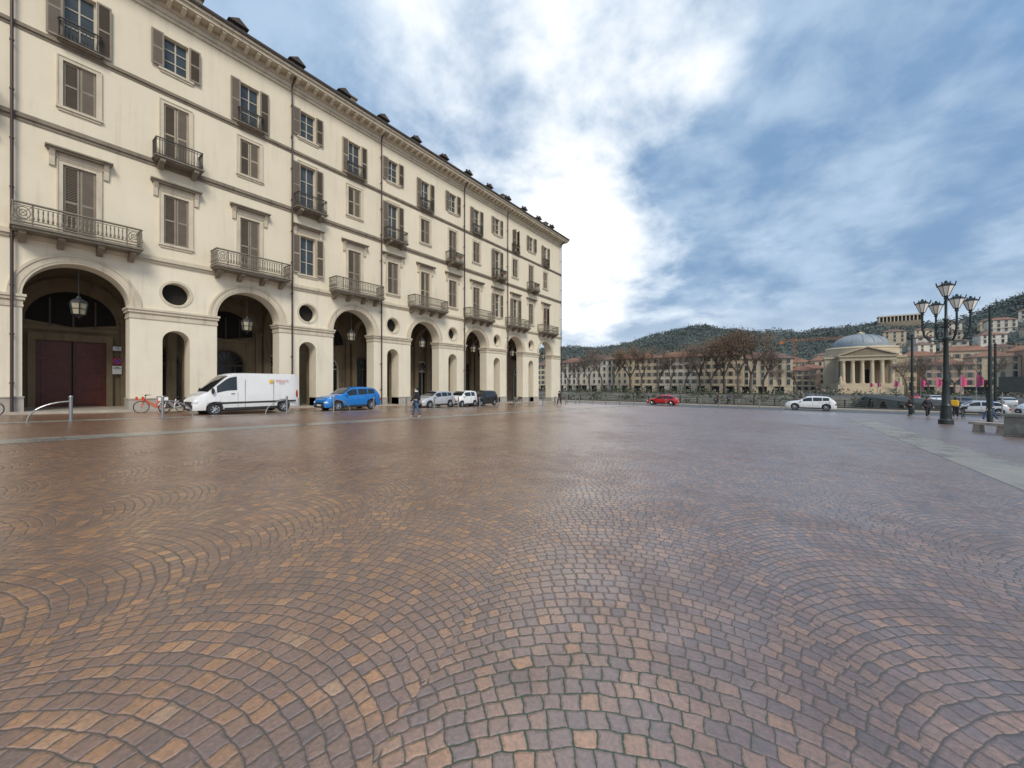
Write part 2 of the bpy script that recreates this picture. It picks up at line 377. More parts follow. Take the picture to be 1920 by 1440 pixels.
sm=[shopmesh(1.15,1.35,0),shopmesh(1.2,1.3,1)]
mb=MB()
mb.box(0,.10,-1.45,1.45,-4,2.55,0)
for i in range(2):
    for j in range(4):
        y=-1.35+i*1.4; z=-1.5+j*1.0; mb.box(.10,.16,y+.10,y+1.20,z+.12,z+.88,0); mb.box(.16,.18,y+.3,y+1.0,z+.3,z+.7,0)
mb.box(.1,.17,-.03,.03,-3,2.55,2)
mb.box(.02,.25,-1.75,-1.46,-4,2.9,1); mb.box(.02,.25,1.46,1.75,-4,2.9,1); mb.box(.02,.3,-1.75,1.75,2.56,3.0,1)
ob('wooden_gate',shift(mb.mesh('gate',['gate','inside','voidm'])),pal,(-5.46,3.2,0))
for i,c in enumerate(ARC):
    if i==1: continue
    ob('arched_shopfront',sm[i%2],pal,(-5.47,c+.3,0))
for i,c in enumerate(MID): ob('arched_shopfront',sm[(i+1)%2],pal,(-5.49,c+.2,0))
def halfring(r0,r1,p,c=0,z=4.4,full=False,n=32,pr0=-.02):
    mb=MB(); 
    def ring(ra,rb,pp,mb=mb):
        k=n*2 if full else n; tot=2*math.pi if full else math.pi
        vs=[]
        for i in range(k+1):
            a=tot*i/k
            for r,x in ((ra,pr0),(ra,pp),(rb,pp),(rb,pr0)): vs.append((x,r*math.cos(a),z+r*math.sin(a)))
        fs=[(4*i+j,4*i+(j+1)%4,4*(i+1)+(j+1)%4,4*(i+1)+j) for i in range(k) for j in range(3)]
        mb.add(vs,fs)
    if full: ring(r0,r1,p)
    else: ring(r0,r1,p); ring(r1+.001,r1+.12,p*1.6); ring(r0+.1,r0+.16,p*1.35)
    return shift(mb.mesh('ring',['trim']))
am=halfring(AH+.01,2.3,.07); om=halfring(.685,.82,.04,z=5.5,full=True)
for c in ARC: ob('archivolt',am,pal,(0,c,0))
for c in MID: ob('oculus_moulding',om,pal,(0,c,0))
mb=MB(); mb.cyl((0,0,0),(.02,0,0),.675,n=32); dk=mb.mesh('ocd',['voidm'])
for c in MID: ob('oculus_shade_disc',dk,pal,(-.6,c,L(5.5)))  # near-black disc stands in for the shade inside the oculus
HP=4.025-AH
def impost(a,b):
    mb=MB()
    for z0,z1,p in ((3.78,3.9,.05),(3.901,4.12,.03),(4.121,4.28,.11),(4.281,4.40,.17)):
        mb.box(-1.1-p,p,a-p*.8,b+p*.8,z0,z1)
    return shift(mb.mesh('impost',['trim']))
ims=impost(-HP,HP)
for c in MID: ob('impost_moulding',ims,pal,(0,c,0))
ob('impost_moulding',impost(ARC[-1]+AH,Y1),pal)
def plinth(a,b,zz):
    mb=MB(); mb.box(-1.16,.06,a,b,zz-1,zz+.75); mb.box(-1.2,.09,a-.02,b+.02,zz+.751,zz+.82)
    ob('pier_plinth',shift(mb.mesh('plinth',['plinth'])),pal)
for c in MID:
    for s in (-1,1):
        a,b=sorted((c+s*.66,c+s*HP)); plinth(a-.05 if s<0 else a,b if s<0 else b+.05,g(c))
plinth(ARC[-1]+AH-.05,Y1+.06,g(Y1))
for nm,zs in (('balcony_string_course',((7.2,7.34,.10),(7.341,7.5,.2),(7.501,7.6,.14))),('middle_string_course',((13.05,13.22,.06),(13.221,13.38,.13),(13.381,13.45,.09))),
              ('upper_string_course',((17.62,17.75,.05),(17.751,17.88,.12),(17.881,17.95,.08)))):
    mb=MB()
    for a,b,p in zs: mb.box(-.05,p,Y0,Y1+p,a,b)
    ob(nm,shift(mb.mesh(nm,['trimd' if 'mid' in nm or 'upper' in nm else 'trim'])),pal)
mb=MB()
mb.box(-.1,.12,Y0,Y1+.1,22.3,22.5); mb.box(-.1,.2,Y0,Y1+.2,22.501,22.78)
mb.box(-.1,.95,Y0,Y1+.8,23.12,23.35); mb.box(-.1,1.08,Y0,Y1+.95,23.351,23.52)
mb.box(-.1,.3,Y0,Y1+.25,22.781,23.119)
ob('cornice',shift(mb.mesh('cornice',['trim'])),pal)
mb=MB(); mb.prism([(.301,23.118),(.301,22.82),(.5,22.84),(.88,23.0),(.88,23.118)],'y',0,.22); mod=shift(mb.mesh('modillion',['trim']))
y=Y0+.3
while y<Y1-.2: ob('cornice_bracket',mod,pal,(0,y,0)); y+=.68
mb=MB(); mb.cyl((1.12,Y0,23.62),(1.12,Y1+.9,23.62),.11,n=8)
mb.prism([(1.2,23.521),(1.2,23.56),(-6,27.3),(-14,23.6),(-14,23.521)],'y',Y0,Y1+.9)
ob('roof',shift(mb.mesh('roof',['roof'])),pal)
mb=MB()
mb.box(-1.6,.1,-.42,.42,23.9,24.72,0); mb.prism([(-.62,24.72),(.62,24.72),(0,25.12)],'x',-2.2,.3,0)
mb.box(.1,.12,-.25,.25,24.25,24.65,1); mb.cyl((-.2,0,25.05),(-.2,0,25.3),.1,n=6)
dm=shift(mb.mesh('dormer',['roof','shopdark']))
mb=MB(); mb.box(-2.6,-2.1,-.4,.4,24.5,26.6); mb.box(-2.7,-2.0,-.5,.5,26.6,26.72); ch=shift(mb.mesh('chimney',['trimd']))
y=2.5
i=0
while y<55:
    ob('dormer',dm,pal,(0,y,0)); 
    if i%3==1: ob('chimney',ch,pal,(0,y+2.1,0))
    y+=3.9; i+=1
for y in (.75,13.8,21.7,32.9,41.3,56.0):
    mb=MB(); mb.cyl((.24,y,g(y)),(.24,y,22.6),.06,n=8); mb.tube([(.24,y,22.6),(.6,y,23.0),(1.05,y,23.55)],.055)
    z=g(y)+1.5
    while z<22: mb.cyl((.24,y,z),(.24,y,z+.09),.08,n=8); mb.box(.0,.2,y-.02,y+.02,z,z+.05); z+=2.4
    ob('drainpipe',shift(mb.mesh('drainpipe',['pipe'],True)),pal)
cache={}
def shutter_mesh(w,h,k=0):
    key=('s',w,h,k)
    if key not in cache:
        mb=MB(); t=.03
        for y in (.012,w-.092): mb.box(-t,t,y,y+.08,0,h)
        for z in (0,h*.5-.05,h-.10): mb.box(-t,t,.092,w-.092,z,z+.10)
        z=.12
        while z<h-.14:
            if abs(z-h*.5)>.09:
                vs=[(-.02,.092,z+.05),(.02,.092,z),(.02,w-.092,z),(-.02,w-.092,z+.05)]
                vs2=[(a,b,c+.014) for a,b,c in vs]
                mb.add(vs+vs2,[(0,1,2,3),(7,6,5,4),(0,4,5,1),(1,5,6,2),(2,6,7,3),(3,7,4,0)],1)
            z+=.085
        mb.box(-.024,-.018,.05,w-.05,.05,h-.05,1)
        cache[key]=mb.mesh('shutter',['shut3' if k else 'shut2','shut'])
    return cache[key]
def glazing_mesh(w,h):
    key=('g',w,h)
    if key not in cache:
        mb=MB(); mb.box(-.02,0,-w/2,w/2,0,h,0)
        for y in (-w/2,-.035,w/2-.07): mb.box(.001,.05,y,y+.07,0,h,1)
        for z in (0,h*.33,h*.66,h-.07): mb.box(.001,.045,-w/2+.07,w/2-.07,z,z+.06,1)
        cache[key]=mb.mesh('glazing',['glass','winframe'])
    return cache[key]
def casing_mesh(h,door,frame):
    key=('c',h,door,frame)
    if key not in cache:
        mb=MB(); a=.6; f=.17
        if frame:
            mb.box(-.01,.06,-a-f,-a,-.0,h+f); mb.box(-.01,.06,a,a+f,0,h+f); mb.box(-.01,.06,-a+.001,a-.001,h,h+f-.001)
            mb.box(-.01,.09,-a-f-.05,-a-f,0,h+f+.05); mb.box(-.01,.09,a+f,a+f+.05,0,h+f+.05); mb.box(-.01,.09,-a-f+.001,a+f-.001,h+f+.001,h+f+.05)
        if not door: mb.box(-.02,.13,-a-f-.08,a+f+.08,-.12,-.001); mb.box(-.02,.07,-a-f,a+f,-.24,-.121)
        else: mb.box(-.02,.02,-a,a,-.02,-.001)
        cache[key]=mb.mesh('casing',['trim'])
    return cache[key]
def hood_mesh():
    if 'hood' not in cache:
        mb=MB()
        mb.box(-.01,.09,-.9,.9,.25,.55,1)
        for s in (-1,1):
            mb.prism([(-.005,-.25),(.10,-.2),(.14,.25),(.3,.55),(-.005,.55)],'y',s*.98-.1,s*.98+.1,1)
        mb.box(-.01,.34,-1.15,1.15,.551,.66); mb.box(-.01,.42,-1.22,1.22,.661,.74)
        mb.prism([(-.01,.741),(.40,.741),(-.01,.9)],'y',-1.2,1.2)
        cache['hood']=mb.mesh('hood',['trimd','trim'])
    return cache['hood']
def baluster_rail(w,p,h,style,bt=1.0):
    mb=MB()
    segs=[((p,-w/2),(p,w/2)),((0.02,-w/2),(p,-w/2)),((0.02,w/2),(p,w/2))]
    for (a,b) in segs:
        A=Vector((a[0],a[1],0));B=Vector((b[0],b[1],0));d=B-A;Ln=d.length;d.normalize()
        def pt(s,z): q=A+d*s; return (q.x,q.y,z)
        if style==0:
            for z,r in ((h,.06),(h-.13,.022),(.1,.045),(.24,.022)): mb.cyl(pt(0,z),pt(Ln,z),r,n=6)
            nn=max(2,int(Ln/.155)); 
            for i in range(nn+1):
                s=Ln*i/nn
                if Ln>3 and min(s,Ln-s)<.62: continue
                q=pt(s,0); mb.rev([(.022,.24),(.056,.36),(.026,.48),(.022,.62),(.036,.72),(.02,.87)],q,6)
            if Ln>3:
                for s0 in (0,Ln-.62):
                    for s in (s0+.02,s0+.6): mb.cyl(pt(s,.0),pt(s,h),.035,n=6)
                    for k in range(12):
                        a1,a2=2*math.pi*k/12,2*math.pi*(k+1)/12
                        for rr in (.23,.12):
                            mb.cyl(pt(s0+.31+rr*math.cos(a1),.55+rr*1.25*math.sin(a1)),pt(s0+.31+rr*math.cos(a2),.55+rr*1.25*math.sin(a2)),.022,n=5)
                    mb.cyl(pt(s0+.05,.25),pt(s0+.57,.87),.016,n=5); mb.cyl(pt(s0+.57,.25),pt(s0+.05,.87),.016,n=5)
        else:
            for z,r in ((h,.035),(h-.14,.018),(.08,.03)): mb.cyl(pt(0,z),pt(Ln,z),r*bt,n=6)
            nn=max(2,int(Ln/.13))
            for i in range(nn+1):
                s=Ln*i/nn; mb.cyl(pt(s,.02),pt(s,h),.015*bt,n=5)
                if i<nn:
                    mb.cyl(pt(s,h-.14),pt(s+Ln/nn*.5,h-.02),.011*bt,n=4); mb.cyl(pt(s+Ln/nn,.1),pt(s+Ln/nn*.5,.32),.011*bt,n=4)
    return mb.mesh('railing',['balst' if style==0 else 'iron'])
rail1=baluster_rail(4.5,1.08,1.02,0); rail2=baluster_rail(2.2,.85,1.05,1); rail3=baluster_rail(1.5,.34,1.0,1,1.3)
def slab(w,p,t,nb,bh):
    mb=MB(); mb.box(-.02,p+.08,-w/2-.08,w/2+.08,-t*.5,0); mb.box(-.02,p,-w/2,w/2,-t,-t*.5-.001)
    s=mb.mesh('slab',['balst'])
    mb=MB(); mb.prism([(0,-t-.001),(p*.85,-t-.001),(p*.85,-t-bh*.35),(p*.45,-t-bh*.6),(p*.2,-t-bh),(0,-t-bh)],'y',-.12,.12)
    return s,mb.mesh('bracket',['trimd'])
s1,b1=slab(4.5,1.08,.24,4,.45); s2,b2=slab(2.2,.85,.16,2,.4); s3,_b=slab(1.5,.34,.12,2,.3)
mb=MB(); mb.box(0,.2,-.4,.4,0,.18,0)
for i in range(160):
    p=Vector((.1+random.uniform(-.14,.16),random.uniform(-.44,.44),.18+random.uniform(-.1,.28))); q=Vector((random.uniform(-1,1),random.uniform(-1,1),random.uniform(-1,1)))*.06
    r_=q.orthogonal()*.8; mb.add([p-q,p+r_,p+q],[(0,1,2)],1)
fb=mb.mesh('flower_box',['terra','ever'])
for (c,a,b,ty) in WIN:
    h=b-a; door=ty in('d1','d2','b3')
    w=ob('window',casing_mesh(h,door,ty not in('b3','w3')),pal,(0,c,L(a)))
    ob('glazing',glazing_mesh(1.2,h),w,(-.26,0,0))
    if ty in('w1','d1'): ob('hood_moulding',hood_mesh(),w,(0,0,h))
    pal_=random.random()<.3
    rnd=random.random()
    if ty in('b3','w3'): mode='open' if rnd<.9 else 'ajar'
    elif c<12: mode='closed'
    else: mode='closed' if rnd<.62 else ('open' if rnd<.9 else 'ajar')
    hh=h-.02; sm_=shutter_mesh(.595,round(hh,2),int(pal_))
    for s in (-1,1):
        if mode=='closed': loc=(-.07,s*.597,.01); rz=0 if s<0 else math.pi
        elif mode=='open':
            loc=(.125,s*.6,.01); rz=math.pi if s<0 else 0
            if s>0 and random.random()<.3: rz-=.25
        else: 
            loc=(-.02,s*.597,.01); rz=(-1.1 if s<0 else math.pi+1.2)
        ob('shutter',sm_,w,loc,(0,0,rz))
    if ty=='d1':
        bl=ob('balcony',s1,pal,(0,c,L(7.66)))
        ob('balcony_railing',rail1,bl)
        for y in (-1.95,-.7,.7,1.95): ob('balcony_bracket',b1,bl,(.02,y,0))
    if ty=='d2':
        bl=ob('balcony',s2,pal,(0,c,L(13.46)))
        ob('balcony_railing',rail2,bl)
        for y in (-.8,.8): ob('balcony_bracket',b2,bl,(.14,y,0))
        if c>30 and random.random()<.6: ob('flower_box',fb,bl,(.88,0,.45))
    if ty=='b3':
        bl=ob('balcony',s3,pal,(0,c,L(18.0))); ob('balcony_railing',rail3,bl)
        if c>20 and random.random()<.6: ob('flower_box',fb,w,(.32,0,.45))
def lantern(z,y):
    return thing('hanging_lantern','dark iron lantern hanging on a rod under an arcade arch','lantern',(FX-.5,y,z),0,None,'lanterns hanging under the arcade arches')
mb=MB(); mb.cyl((0,0,.95),(0,0,2.4),.02,n=6)
mb.rev([(.02,1.0),(.09,.93),(.1,.85),(.3,.72),(.38,.62),(.38,.58)],n=6)
mb.rev([(.27,-.02),(.2,-.08),(.05,-.2),(.0,-.28)],n=6)
for i in range(6):
    a=2*math.pi*i/6; mb.cyl((.27*math.cos(a),.27*math.sin(a),-.03),(.37*math.cos(a),.37*math.sin(a),.6),.03,n=5)
    b_=a+math.pi/3
    for z,r in ((.28,.318),): mb.cyl((r*math.cos(a),r*math.sin(a),z),(r*math.cos(b_),r*math.sin(b_),z),.02,n=5)
lf=mb.mesh('lantern_frame',['blk'])
M['amb']=mat('aged_glass',(.33,.29,.20),.15,var=.2)
mb=MB(); mb.rev([(.0,-.02),(.26,-.02),(.35,.58),(.0,.58)],n=6); lg=mb.mesh('lantern_glass',['amb'])
for c in ARC[1:]:
    o=lantern(3.75,c); ob('lantern_frame',lf,o); ob('lantern_glass',lg,o)
def road_sign(loc,rz):
    o=thing('parking_ban_sign','round blue and red no parking sign on the arcade wall','sign',loc,rz)
    mb=MB(); mb.cyl((0,0,.5),(.012,0,.5),.22,n=24,m=0); ob('sign_disc',mb.mesh('disc',['signblue']),o)
    mb=MB(); mb.rev([(.165,.013),(.165,.02),(.22,.02),(.22,.013)],(0,0,.5),24,axis='x')
    mb.add([(.019,-.17,.64),(.019,-.13,.67),(.019,.17,.36),(.019,.13,.33)],[(0,1,2,3)])
    ob('sign_ring',mb.mesh('sr',['signred']),o)
    mb=MB(); mb.box(0,.01,-.22,.22,-.35,.2); ob('sign_plate',mb.mesh('sp',['white']),o)
    return o
def text(body,size,m,parent,loc,rot):
    cu=bpy.data.curves.new('t','FONT'); cu.body=body; cu.size=size; cu.extrude=.004; cu.align_x='CENTER'
    o=bpy.data.objects.new('t',cu); COL.objects.link(o); dg=bpy.context.evaluated_depsgraph_get()
    me=bpy.data.meshes.new_from_object(o.evaluated_get(dg)); bpy.data.objects.remove(o); me.materials.clear(); me.materials.append(M[m])
    return ob('lettering',me,parent,loc,rot)
o=road_sign((-36.3,5.15,.9),0); text('PASSO\nCARRABILE',.075,'blk',o,(.02,0,.08),(R(90),0,R(90)))
mb=MB(); mb.box(0,.03,-.2,.2,0,.28); o=thing('house_number_plate','small white house number plate on the arcade wall','sign',(-36.3,5.15,2.1),0,mb.mesh('np',['white'])); text('12',.2,'signblue',o,(.034,0,.08),(R(90),0,R(90)))
# ---------------------------------------------------------------- ground
RT=[(-60,48),(-29,50),(-21.4,55),(-14.3,62),(-9,69),(-4.7,60),(.65,52),(4.5,55),(7.6,61),(10.3,58),(13.2,60),(15.1,68),(16.95,77),(22,90),(40,100),(90,60)]
def ridge(al):
    for (a,h),(b,k) in zip(RT,RT[1:]):
        if a<=al<=b: return h+(k-h)*(al-a)/(b-a)
    return 50
def ht(x,y):
    if y<66.2: return g(max(y,-80))-.03
    if y<=66.6: return g(66)-.03
    if y<67.2: return -15
    if y<160: return -15
    if y<172: return -15+10.2*(y-160)/12
    b=-4.8
    if y>255:
        t=min(1,(y-255)/345); w=t*t*(3-2*t)
        al=math.degrees(math.atan2(x,y)); n=noise.fractal(Vector((x/95,y/95,0)),1,2,4)
        b+=(ridge(al)+4.8)*w + n*13*w
        if y>650: b-= min(1,(y-650)/600)*30
    return b
xs=[-2500,-1500,-900]+[ -600+12*i for i in range(101)]+[900,1500,2500]
ys=[-400,-80,0,66.2,66.6,67.2,100,160,164,168,172,200,230,255]+[255+10*i for i in range(1,50)]+[800,1000,1500,3000]
vs=[(x,y,ht(x,y)) for y in ys for x in xs]; nx=len(xs)
fs=[(j*nx+i,j*nx+i+1,(j+1)*nx+i+1,(j+1)*nx+i) for j in range(len(ys)-1) for i in range(nx-1)]
mb=MB(); mb.add(vs,fs)
for k,f in enumerate(mb.f):
    yc=(mb.v[f[0]][1]+mb.v[f[2]][1])/2
    mb.mi[k]=1 if yc<172 and yc>66 else (2 if yc<256 and yc>0 else 0)
struct('terrain_ground',mb.mesh('terrain',['hill','embank','asphalt'],True,60))
def sheet(name,x0,x1,y0,y1,m,dz=0,zf=g):
    me=MB(); me.add([(x0,y0,zf(y0)+dz),(x1,y0,zf(y0)+dz),(x1,y1,zf(y1)+dz),(x0,y1,zf(y1)+dz)],[(0,1,2,3)])
    return struct(name,me.mesh(name,[m]))
sheet('piazza_paving',-30.6,80,-60,51.5,'cobble')
sheet('road',-90,90,51.5,62.5,'asphalt',-.004)
sheet('light_stone_path',-17.3,-16.1,-50,50.2,'strip',.005)
sheet('kerb_stone_path',-24.9,-24.0,-50,50.2,'strip',.005)
sheet('granite_path',3.2,4.4,-20,38,'strip',.005)
sheet('granite_path_cross',-24,60,50.3,51.4,'strip',.008)
def slabz(name,x0,x1,y0,y1,h,m):
    mb=MB(); 
    vs=[(x,y,g(y)+d) for d in (-.3,h) for x,y in ((x0,y0),(x1,y0),(x1,y1),(x0,y1))]
    mb.add(vs,[(3,2,1,0),(4,5,6,7),(0,1,5,4),(1,2,6,5),(2,3,7,6),(3,0,4,7)]); struct(name,mb.mesh(name,[m]))
slabz('arcade_pavement',-36.6,-30.6,-60,57.5,.13,'granite')
slabz('riverside_pavement',-90,16,62.5,66.15,.13,'granite')
slabz('riverside_pavement',36,90,62.5,66.15,.13,'granite')
mb=MB(); mb.add([(-1500,66.9,-13),(1500,66.9,-13),(1500,162,-13),(-1500,162,-13)],[(0,1,2,3)]); struct('river_water',mb.mesh('river',['water']))
mb=MB()
for i in range(28):
    x=-80+6*i; mb.add([(x,57,g(57)+.004),(x+3,57,g(57)+.004),(x+3,57.13,g(57.13)+.004),(x,57.13,g(57.13)+.004)],[(0,1,2,3)])
struct('road_markings',mb.mesh('lines',['white']))
def riv_rail(x0,x1):
    o=thing('river_railing','dark iron railing along the river embankment','railing',(x0,65.9,g(65.9)+.13))
    Ln=x1-x0; mb=MB()
    for z in (.35,.65,.98): mb.cyl((0,0,z),(Ln,0,z),.035,n=6)
    mb.box(0,Ln,-.15,.15,0,.18)
    ob('rail_bars',mb.mesh('bars',['iron']),o)
    mb=MB(); mb.box(-.07,.07,-.07,.07,.18,1.0); mb.sph((0,0,1.06),.09,8); pm=mb.mesh('post',['green'])
    n=int(Ln/2.5)
    for i in range(n+1): ob('railing_post',pm,o,(Ln*i/n,0,0))
riv_rail(-85,18); riv_rail(34,80)
# ---------------------------------------------------------------- bridge
br=thing('stone_bridge','long stone arched bridge crossing the river to the church','bridge',(26,66.2,-13))
def bz(y): return -3.55-1.2*(y-66)/110
ou=[(66.2,-16),(172,-16),(172,bz(172)),(66.2,bz(66.2))]
hs=[[(p[0],-15.5 if p[1]<-15 else p[1]) for p in arch(76+21*i+.8,8.6,-15.5,-13.6,20)] for i in range(5)]
me=polywall(ou,hs,13.5,'bridge_body',['embank']); me.transform(Matrix.Translation((6.75,-66.2,13))); ob('bridge_arches',me,br)
for s in (-1,1):
    mb=MB(); x=s*6.55; vs=[]
    for y in (66.3,172):
        for dx,dz in ((-.18,0.001),(.18,0.001),(.18,1.0),(-.18,1.0)): vs.append((x+dx,y-66.2,bz(y)+dz+13))
    mb.add(vs,[(0,1,2,3),(4,7,6,5),(0,4,5,1),(1,5,6,2),(2,6,7,3),(3,7,4,0)])
    ob('bridge_parapet',mb.mesh('parapet',['plinth']),br)
mb=MB(); mb.cyl((0,0,0),(0,0,5.0),.06,.04,n=8); fp=mb.mesh('flag_pole',['steel'])
def flagm(sd):
    mb=MB(); vs=[];n=8
    for i in range(n+1):
        u=i/n
        for v in (0,1):
            z=4.9-v*(1.9-1.3*u)-.9*u; vs.append((.05+u*.75,.2*math.sin(u*7+sd)*u,z))
    mb.add(vs,[(2*i,2*i+1,2*i+3,2*i+2) for i in range(n)]); return mb.mesh('flag_cloth',['pink'],True)
fl=[flagm(0),flagm(2)]
for i,(y) in enumerate((168,154,131,107,97,85,79)):
    o=thing('pink_flag','pink banner flag on a slim pole on the bridge parapet','flag',(20,y,bz(y)),random.uniform(-.9,.9),None,'pink flags along the bridge')
    ob('flag_pole',fp,o); ob('flag_cloth',fl[i%2],o)
# ---------------------------------------------------------------- church
def cz(z): return z+5.2
chh=thing('domed_church','neoclassical domed church with columned portico and pediment','church',(26,246,-5.2))
mb=MB(); mb.rev([(0,0),(15,0),(15,4.5),(13.4,4.5),(13.4,cz(12.0)),(13.9,cz(12.2)),(13.9,cz(13.0)),(13.2,cz(13.1)),(13.2,cz(15.6)),(13.5,cz(15.8)),(12.8,cz(16.4)),(0,cz(16.4))],n=48); ob('drum',mb.mesh('drum',['stonelt'],True),chh)
prof=[(11.4,cz(16.4)),(11.4,cz(17.0)),(10.6,cz(17.05)),(10.6,cz(17.6)),(10.0,cz(17.7))]+[(10.0*math.cos(a),cz(17.7)+5.1*math.sin(a)) for a in [R(8*i) for i in range(1,11)]]+[(1.3,cz(22.8))]
mb=MB(); mb.rev(prof,n=48); 
for i in range(16):
    a=2*math.pi*i/16
    for k in range(9):
        t1,t2=R(8+8*k),R(16+8*k)
        p=[(10.08*math.cos(t)*math.cos(a),10.08*math.cos(t)*math.sin(a),cz(17.7)+5.16*math.sin(t)) for t in (t1,t2)]; mb.cyl(p[0],p[1],.14,n=5)
ob('dome',mb.mesh('dome',['lead'],True),chh)
mb=MB(); mb.rev([(1.5,cz(22.7)),(1.5,cz(23.5)),(1.0,cz(23.6)),(.2,cz(24.0)),(.0,cz(24.4))],n=16); ob('lantern_top',mb.mesh('lt',['stonelt']),chh)
mb=MB(); mb.box(-9.3,9.3,-21,-8,0,4.8)
for i in range(10): mb.box(-8-.0,8,-21-.6*(i+1),-21-.6*i,0,4.8-.45*(i+1))
ob('podium_steps',mb.mesh('podium',['stonelt']),chh)
mb=MB(); mb.rev([(.95,0),(.95,.35),(.78,.4),(.76,3),(.66,9.2),(.85,9.3),(.95,9.8),(.95,10)],n=16); cm=mb.mesh('column',['stonelt'],True)
for i in range(6): ob('column',cm,chh,(-7.9+3.16*i,-20,4.8))
for sx in (-7.9,7.9): ob('column',cm,chh,(sx,-16.8,4.8))
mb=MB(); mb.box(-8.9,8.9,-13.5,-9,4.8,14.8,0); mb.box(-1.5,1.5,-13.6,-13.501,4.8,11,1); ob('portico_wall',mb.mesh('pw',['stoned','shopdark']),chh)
for s in (-1,1):
    mb=MB(); mb.box(s*11.3-2.4,s*11.3+2.4,-9.5,2,0,cz(11.0)); mb.box(s*11.3-2.8,s*11.3+2.8,-9.9,2,cz(11.001),cz(12.0)); ob('side_wing',mb.mesh('wing',['stonelt']),chh)
mb=MB(); mb.box(-9.1,9.1,-21,-9.95,14.81,16.4); mb.box(-9.6,9.6,-21.5,-9.95,16.401,16.9)
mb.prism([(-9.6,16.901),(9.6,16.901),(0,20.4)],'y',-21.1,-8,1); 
for s in (-1,1): mb.prism([(s*9.8,16.901),(s*9.8,17.4),(0,20.95),(0,20.401)],'y',-21.6,-8.1)
ob('pediment',mb.mesh('ped',['stonelt','stoned']),chh)
for s in (-1,1):
    mb=MB(); mb.box(-1,1,-1,1,0,4.2); mb.rev([(.6,4.2),(.75,5),(.45,6.2),(.55,7),(.2,7.4),(.28,7.8),(0,8.1)],n=10); ob('statue',mb.mesh('statue',['stonelt'],True),chh,(s*9.2,-26,0))
# ---------------------------------------------------------------- far houses
def far_window(w,h):
    mb=MB(); mb.box(-w/2,w/2,-.05,0,0,h,0)
    mb.box(-w/2-.15,-w/2,-.09,0,-.1,h+.1,1); mb.box(w/2,w/2+.15,-.09,0,-.1,h+.1,1); mb.box(-w/2,w/2,-.09,0,h,h+.15,1); mb.box(-w/2,w/2,-.2,0,-.15,0,1)
    return mb.mesh('window',['glass','trim'])
fw=[far_window(1.15,1.9),far_window(1.3,2.3)]
mb=MB(); mb.box(-.6,.6,-.05,0,0,1.9,0); mb.box(-1.2,-.6,-.1,0,0,1.9,1); mb.box(.6,1.2,-.1,0,0,1.9,1); fw.append(mb.mesh('window',['glass','shut2']))
mb=MB(); mb.box(-1.5,1.5,-.05,0,0,3.0,0); mb.box(-1.6,1.6,-.7,-.05,3.0,3.15,1); fs_=mb.mesh('shop_window',['shopdark','trimd'])
def house(x,y,z,w,d,h,fl,m,rm,rz=0,hip=2.5,label=None,grp=None,name='apartment_house',shops=False,spacing=2.7,chim=True,base=4):
    o=thing(name,label,'house',(x,y,z),rz,None,grp)
    mb=MB(); mb.box(-w/2,w/2,-d/2,d/2,-base,h,0)
    mb.box(-w/2-.12,w/2+.12,-d/2-.12,d/2+.12,h/fl,h/fl+.25,1)
    mb.box(-w/2-.35,w/2+.35,-d/2-.35,d/2+.35,h-.3,h-.001,1)
    ob('walls',mb.mesh('walls',[m,'trim']),o)
    mb=MB(); e=.6; i=min(w,d)/2
    mb.add([(-w/2-e,-d/2-e,h),(w/2+e,-d/2-e,h),(w/2+e,d/2+e,h),(-w/2-e,d/2+e,h),(-w/2+i*.9,0,h+hip),(w/2-i*.9,0,h+hip)],[(0,1,5,4),(1,2,5),(2,3,4,5),(3,0,4),(3,2,1,0)])
    if chim:
        for k in range(2):
            cx=random.uniform(-w*.35,w*.35); mb.box(cx-.4,cx+.4,-.4,.4,h+hip*.5,h+hip+1.0,1)
    ob('roof',mb.mesh('roof',[rm,'trimd']),o)
    n=max(2,int(w/spacing)); fh=h/fl; wm=random.choice(fw)
    for f in range(fl):
        for k in range(n):
            xx=-w/2+w*(k+.5)/n
            if f==0 and shops: ob('shop_window',fs_,o,(xx,-d/2-.001,0)) if k%2==0 else None
            else: ob('window',wm,o,(xx,-d/2-.001,f*fh+fh*.28))
    return o
x=-128; i=0
while x<-4:
    w=random.choice([12,14,16,18]); h=random.choice([13.5,15,16,14.5,17]); fl=5 if h>14.9 else 4
    house(x+w/2,203+random.uniform(-1,1),-4.8,w-.1,12,h,fl,random.choice(['h0','h1','h3','h5','h2','h3']),random.choice(['terra','terra2','terra2']),hip=3,
      label='plastered apartment house with tiled hip roof on the riverbank',grp='apartment houses along the far riverbank',shops=True); x+=w
x=44
for w,h,y in ((14,12,236),(12,15,238),(16,17,232),(16,14,226),(18,18,220)):
    house(x+w/2,y,-4.8,w-.1,12,h,5 if h>14 else 4,random.choice(['h0','h1','h4','h5','h2']),'terra',label='ochre apartment house beside the domed church',grp='apartment houses beside the church',shops=True); x+=w
for (px,py,w,h) in ((4,252,11,11),(-3,262,10,13),(8,272,12,12),(-12,232,12,12),(-24,240,14,18),(2,290,14,15),(14,285,12,16),(-40,235,14,17),(-60,238,16,19),(-85,240,16,18),(48,262,14,17),(64,268,16,19),(82,262,16,18),(54,290,14,14),(74,298,15,14)):
    house(px,py,ht(px,py),w,10,h,4,random.choice(['h0','h3','h1','h4']),'terra',label='small plastered house with red tiled roof near church',grp='houses behind the church square')
random.seed(21); cnt=0; used=[]; tries=0
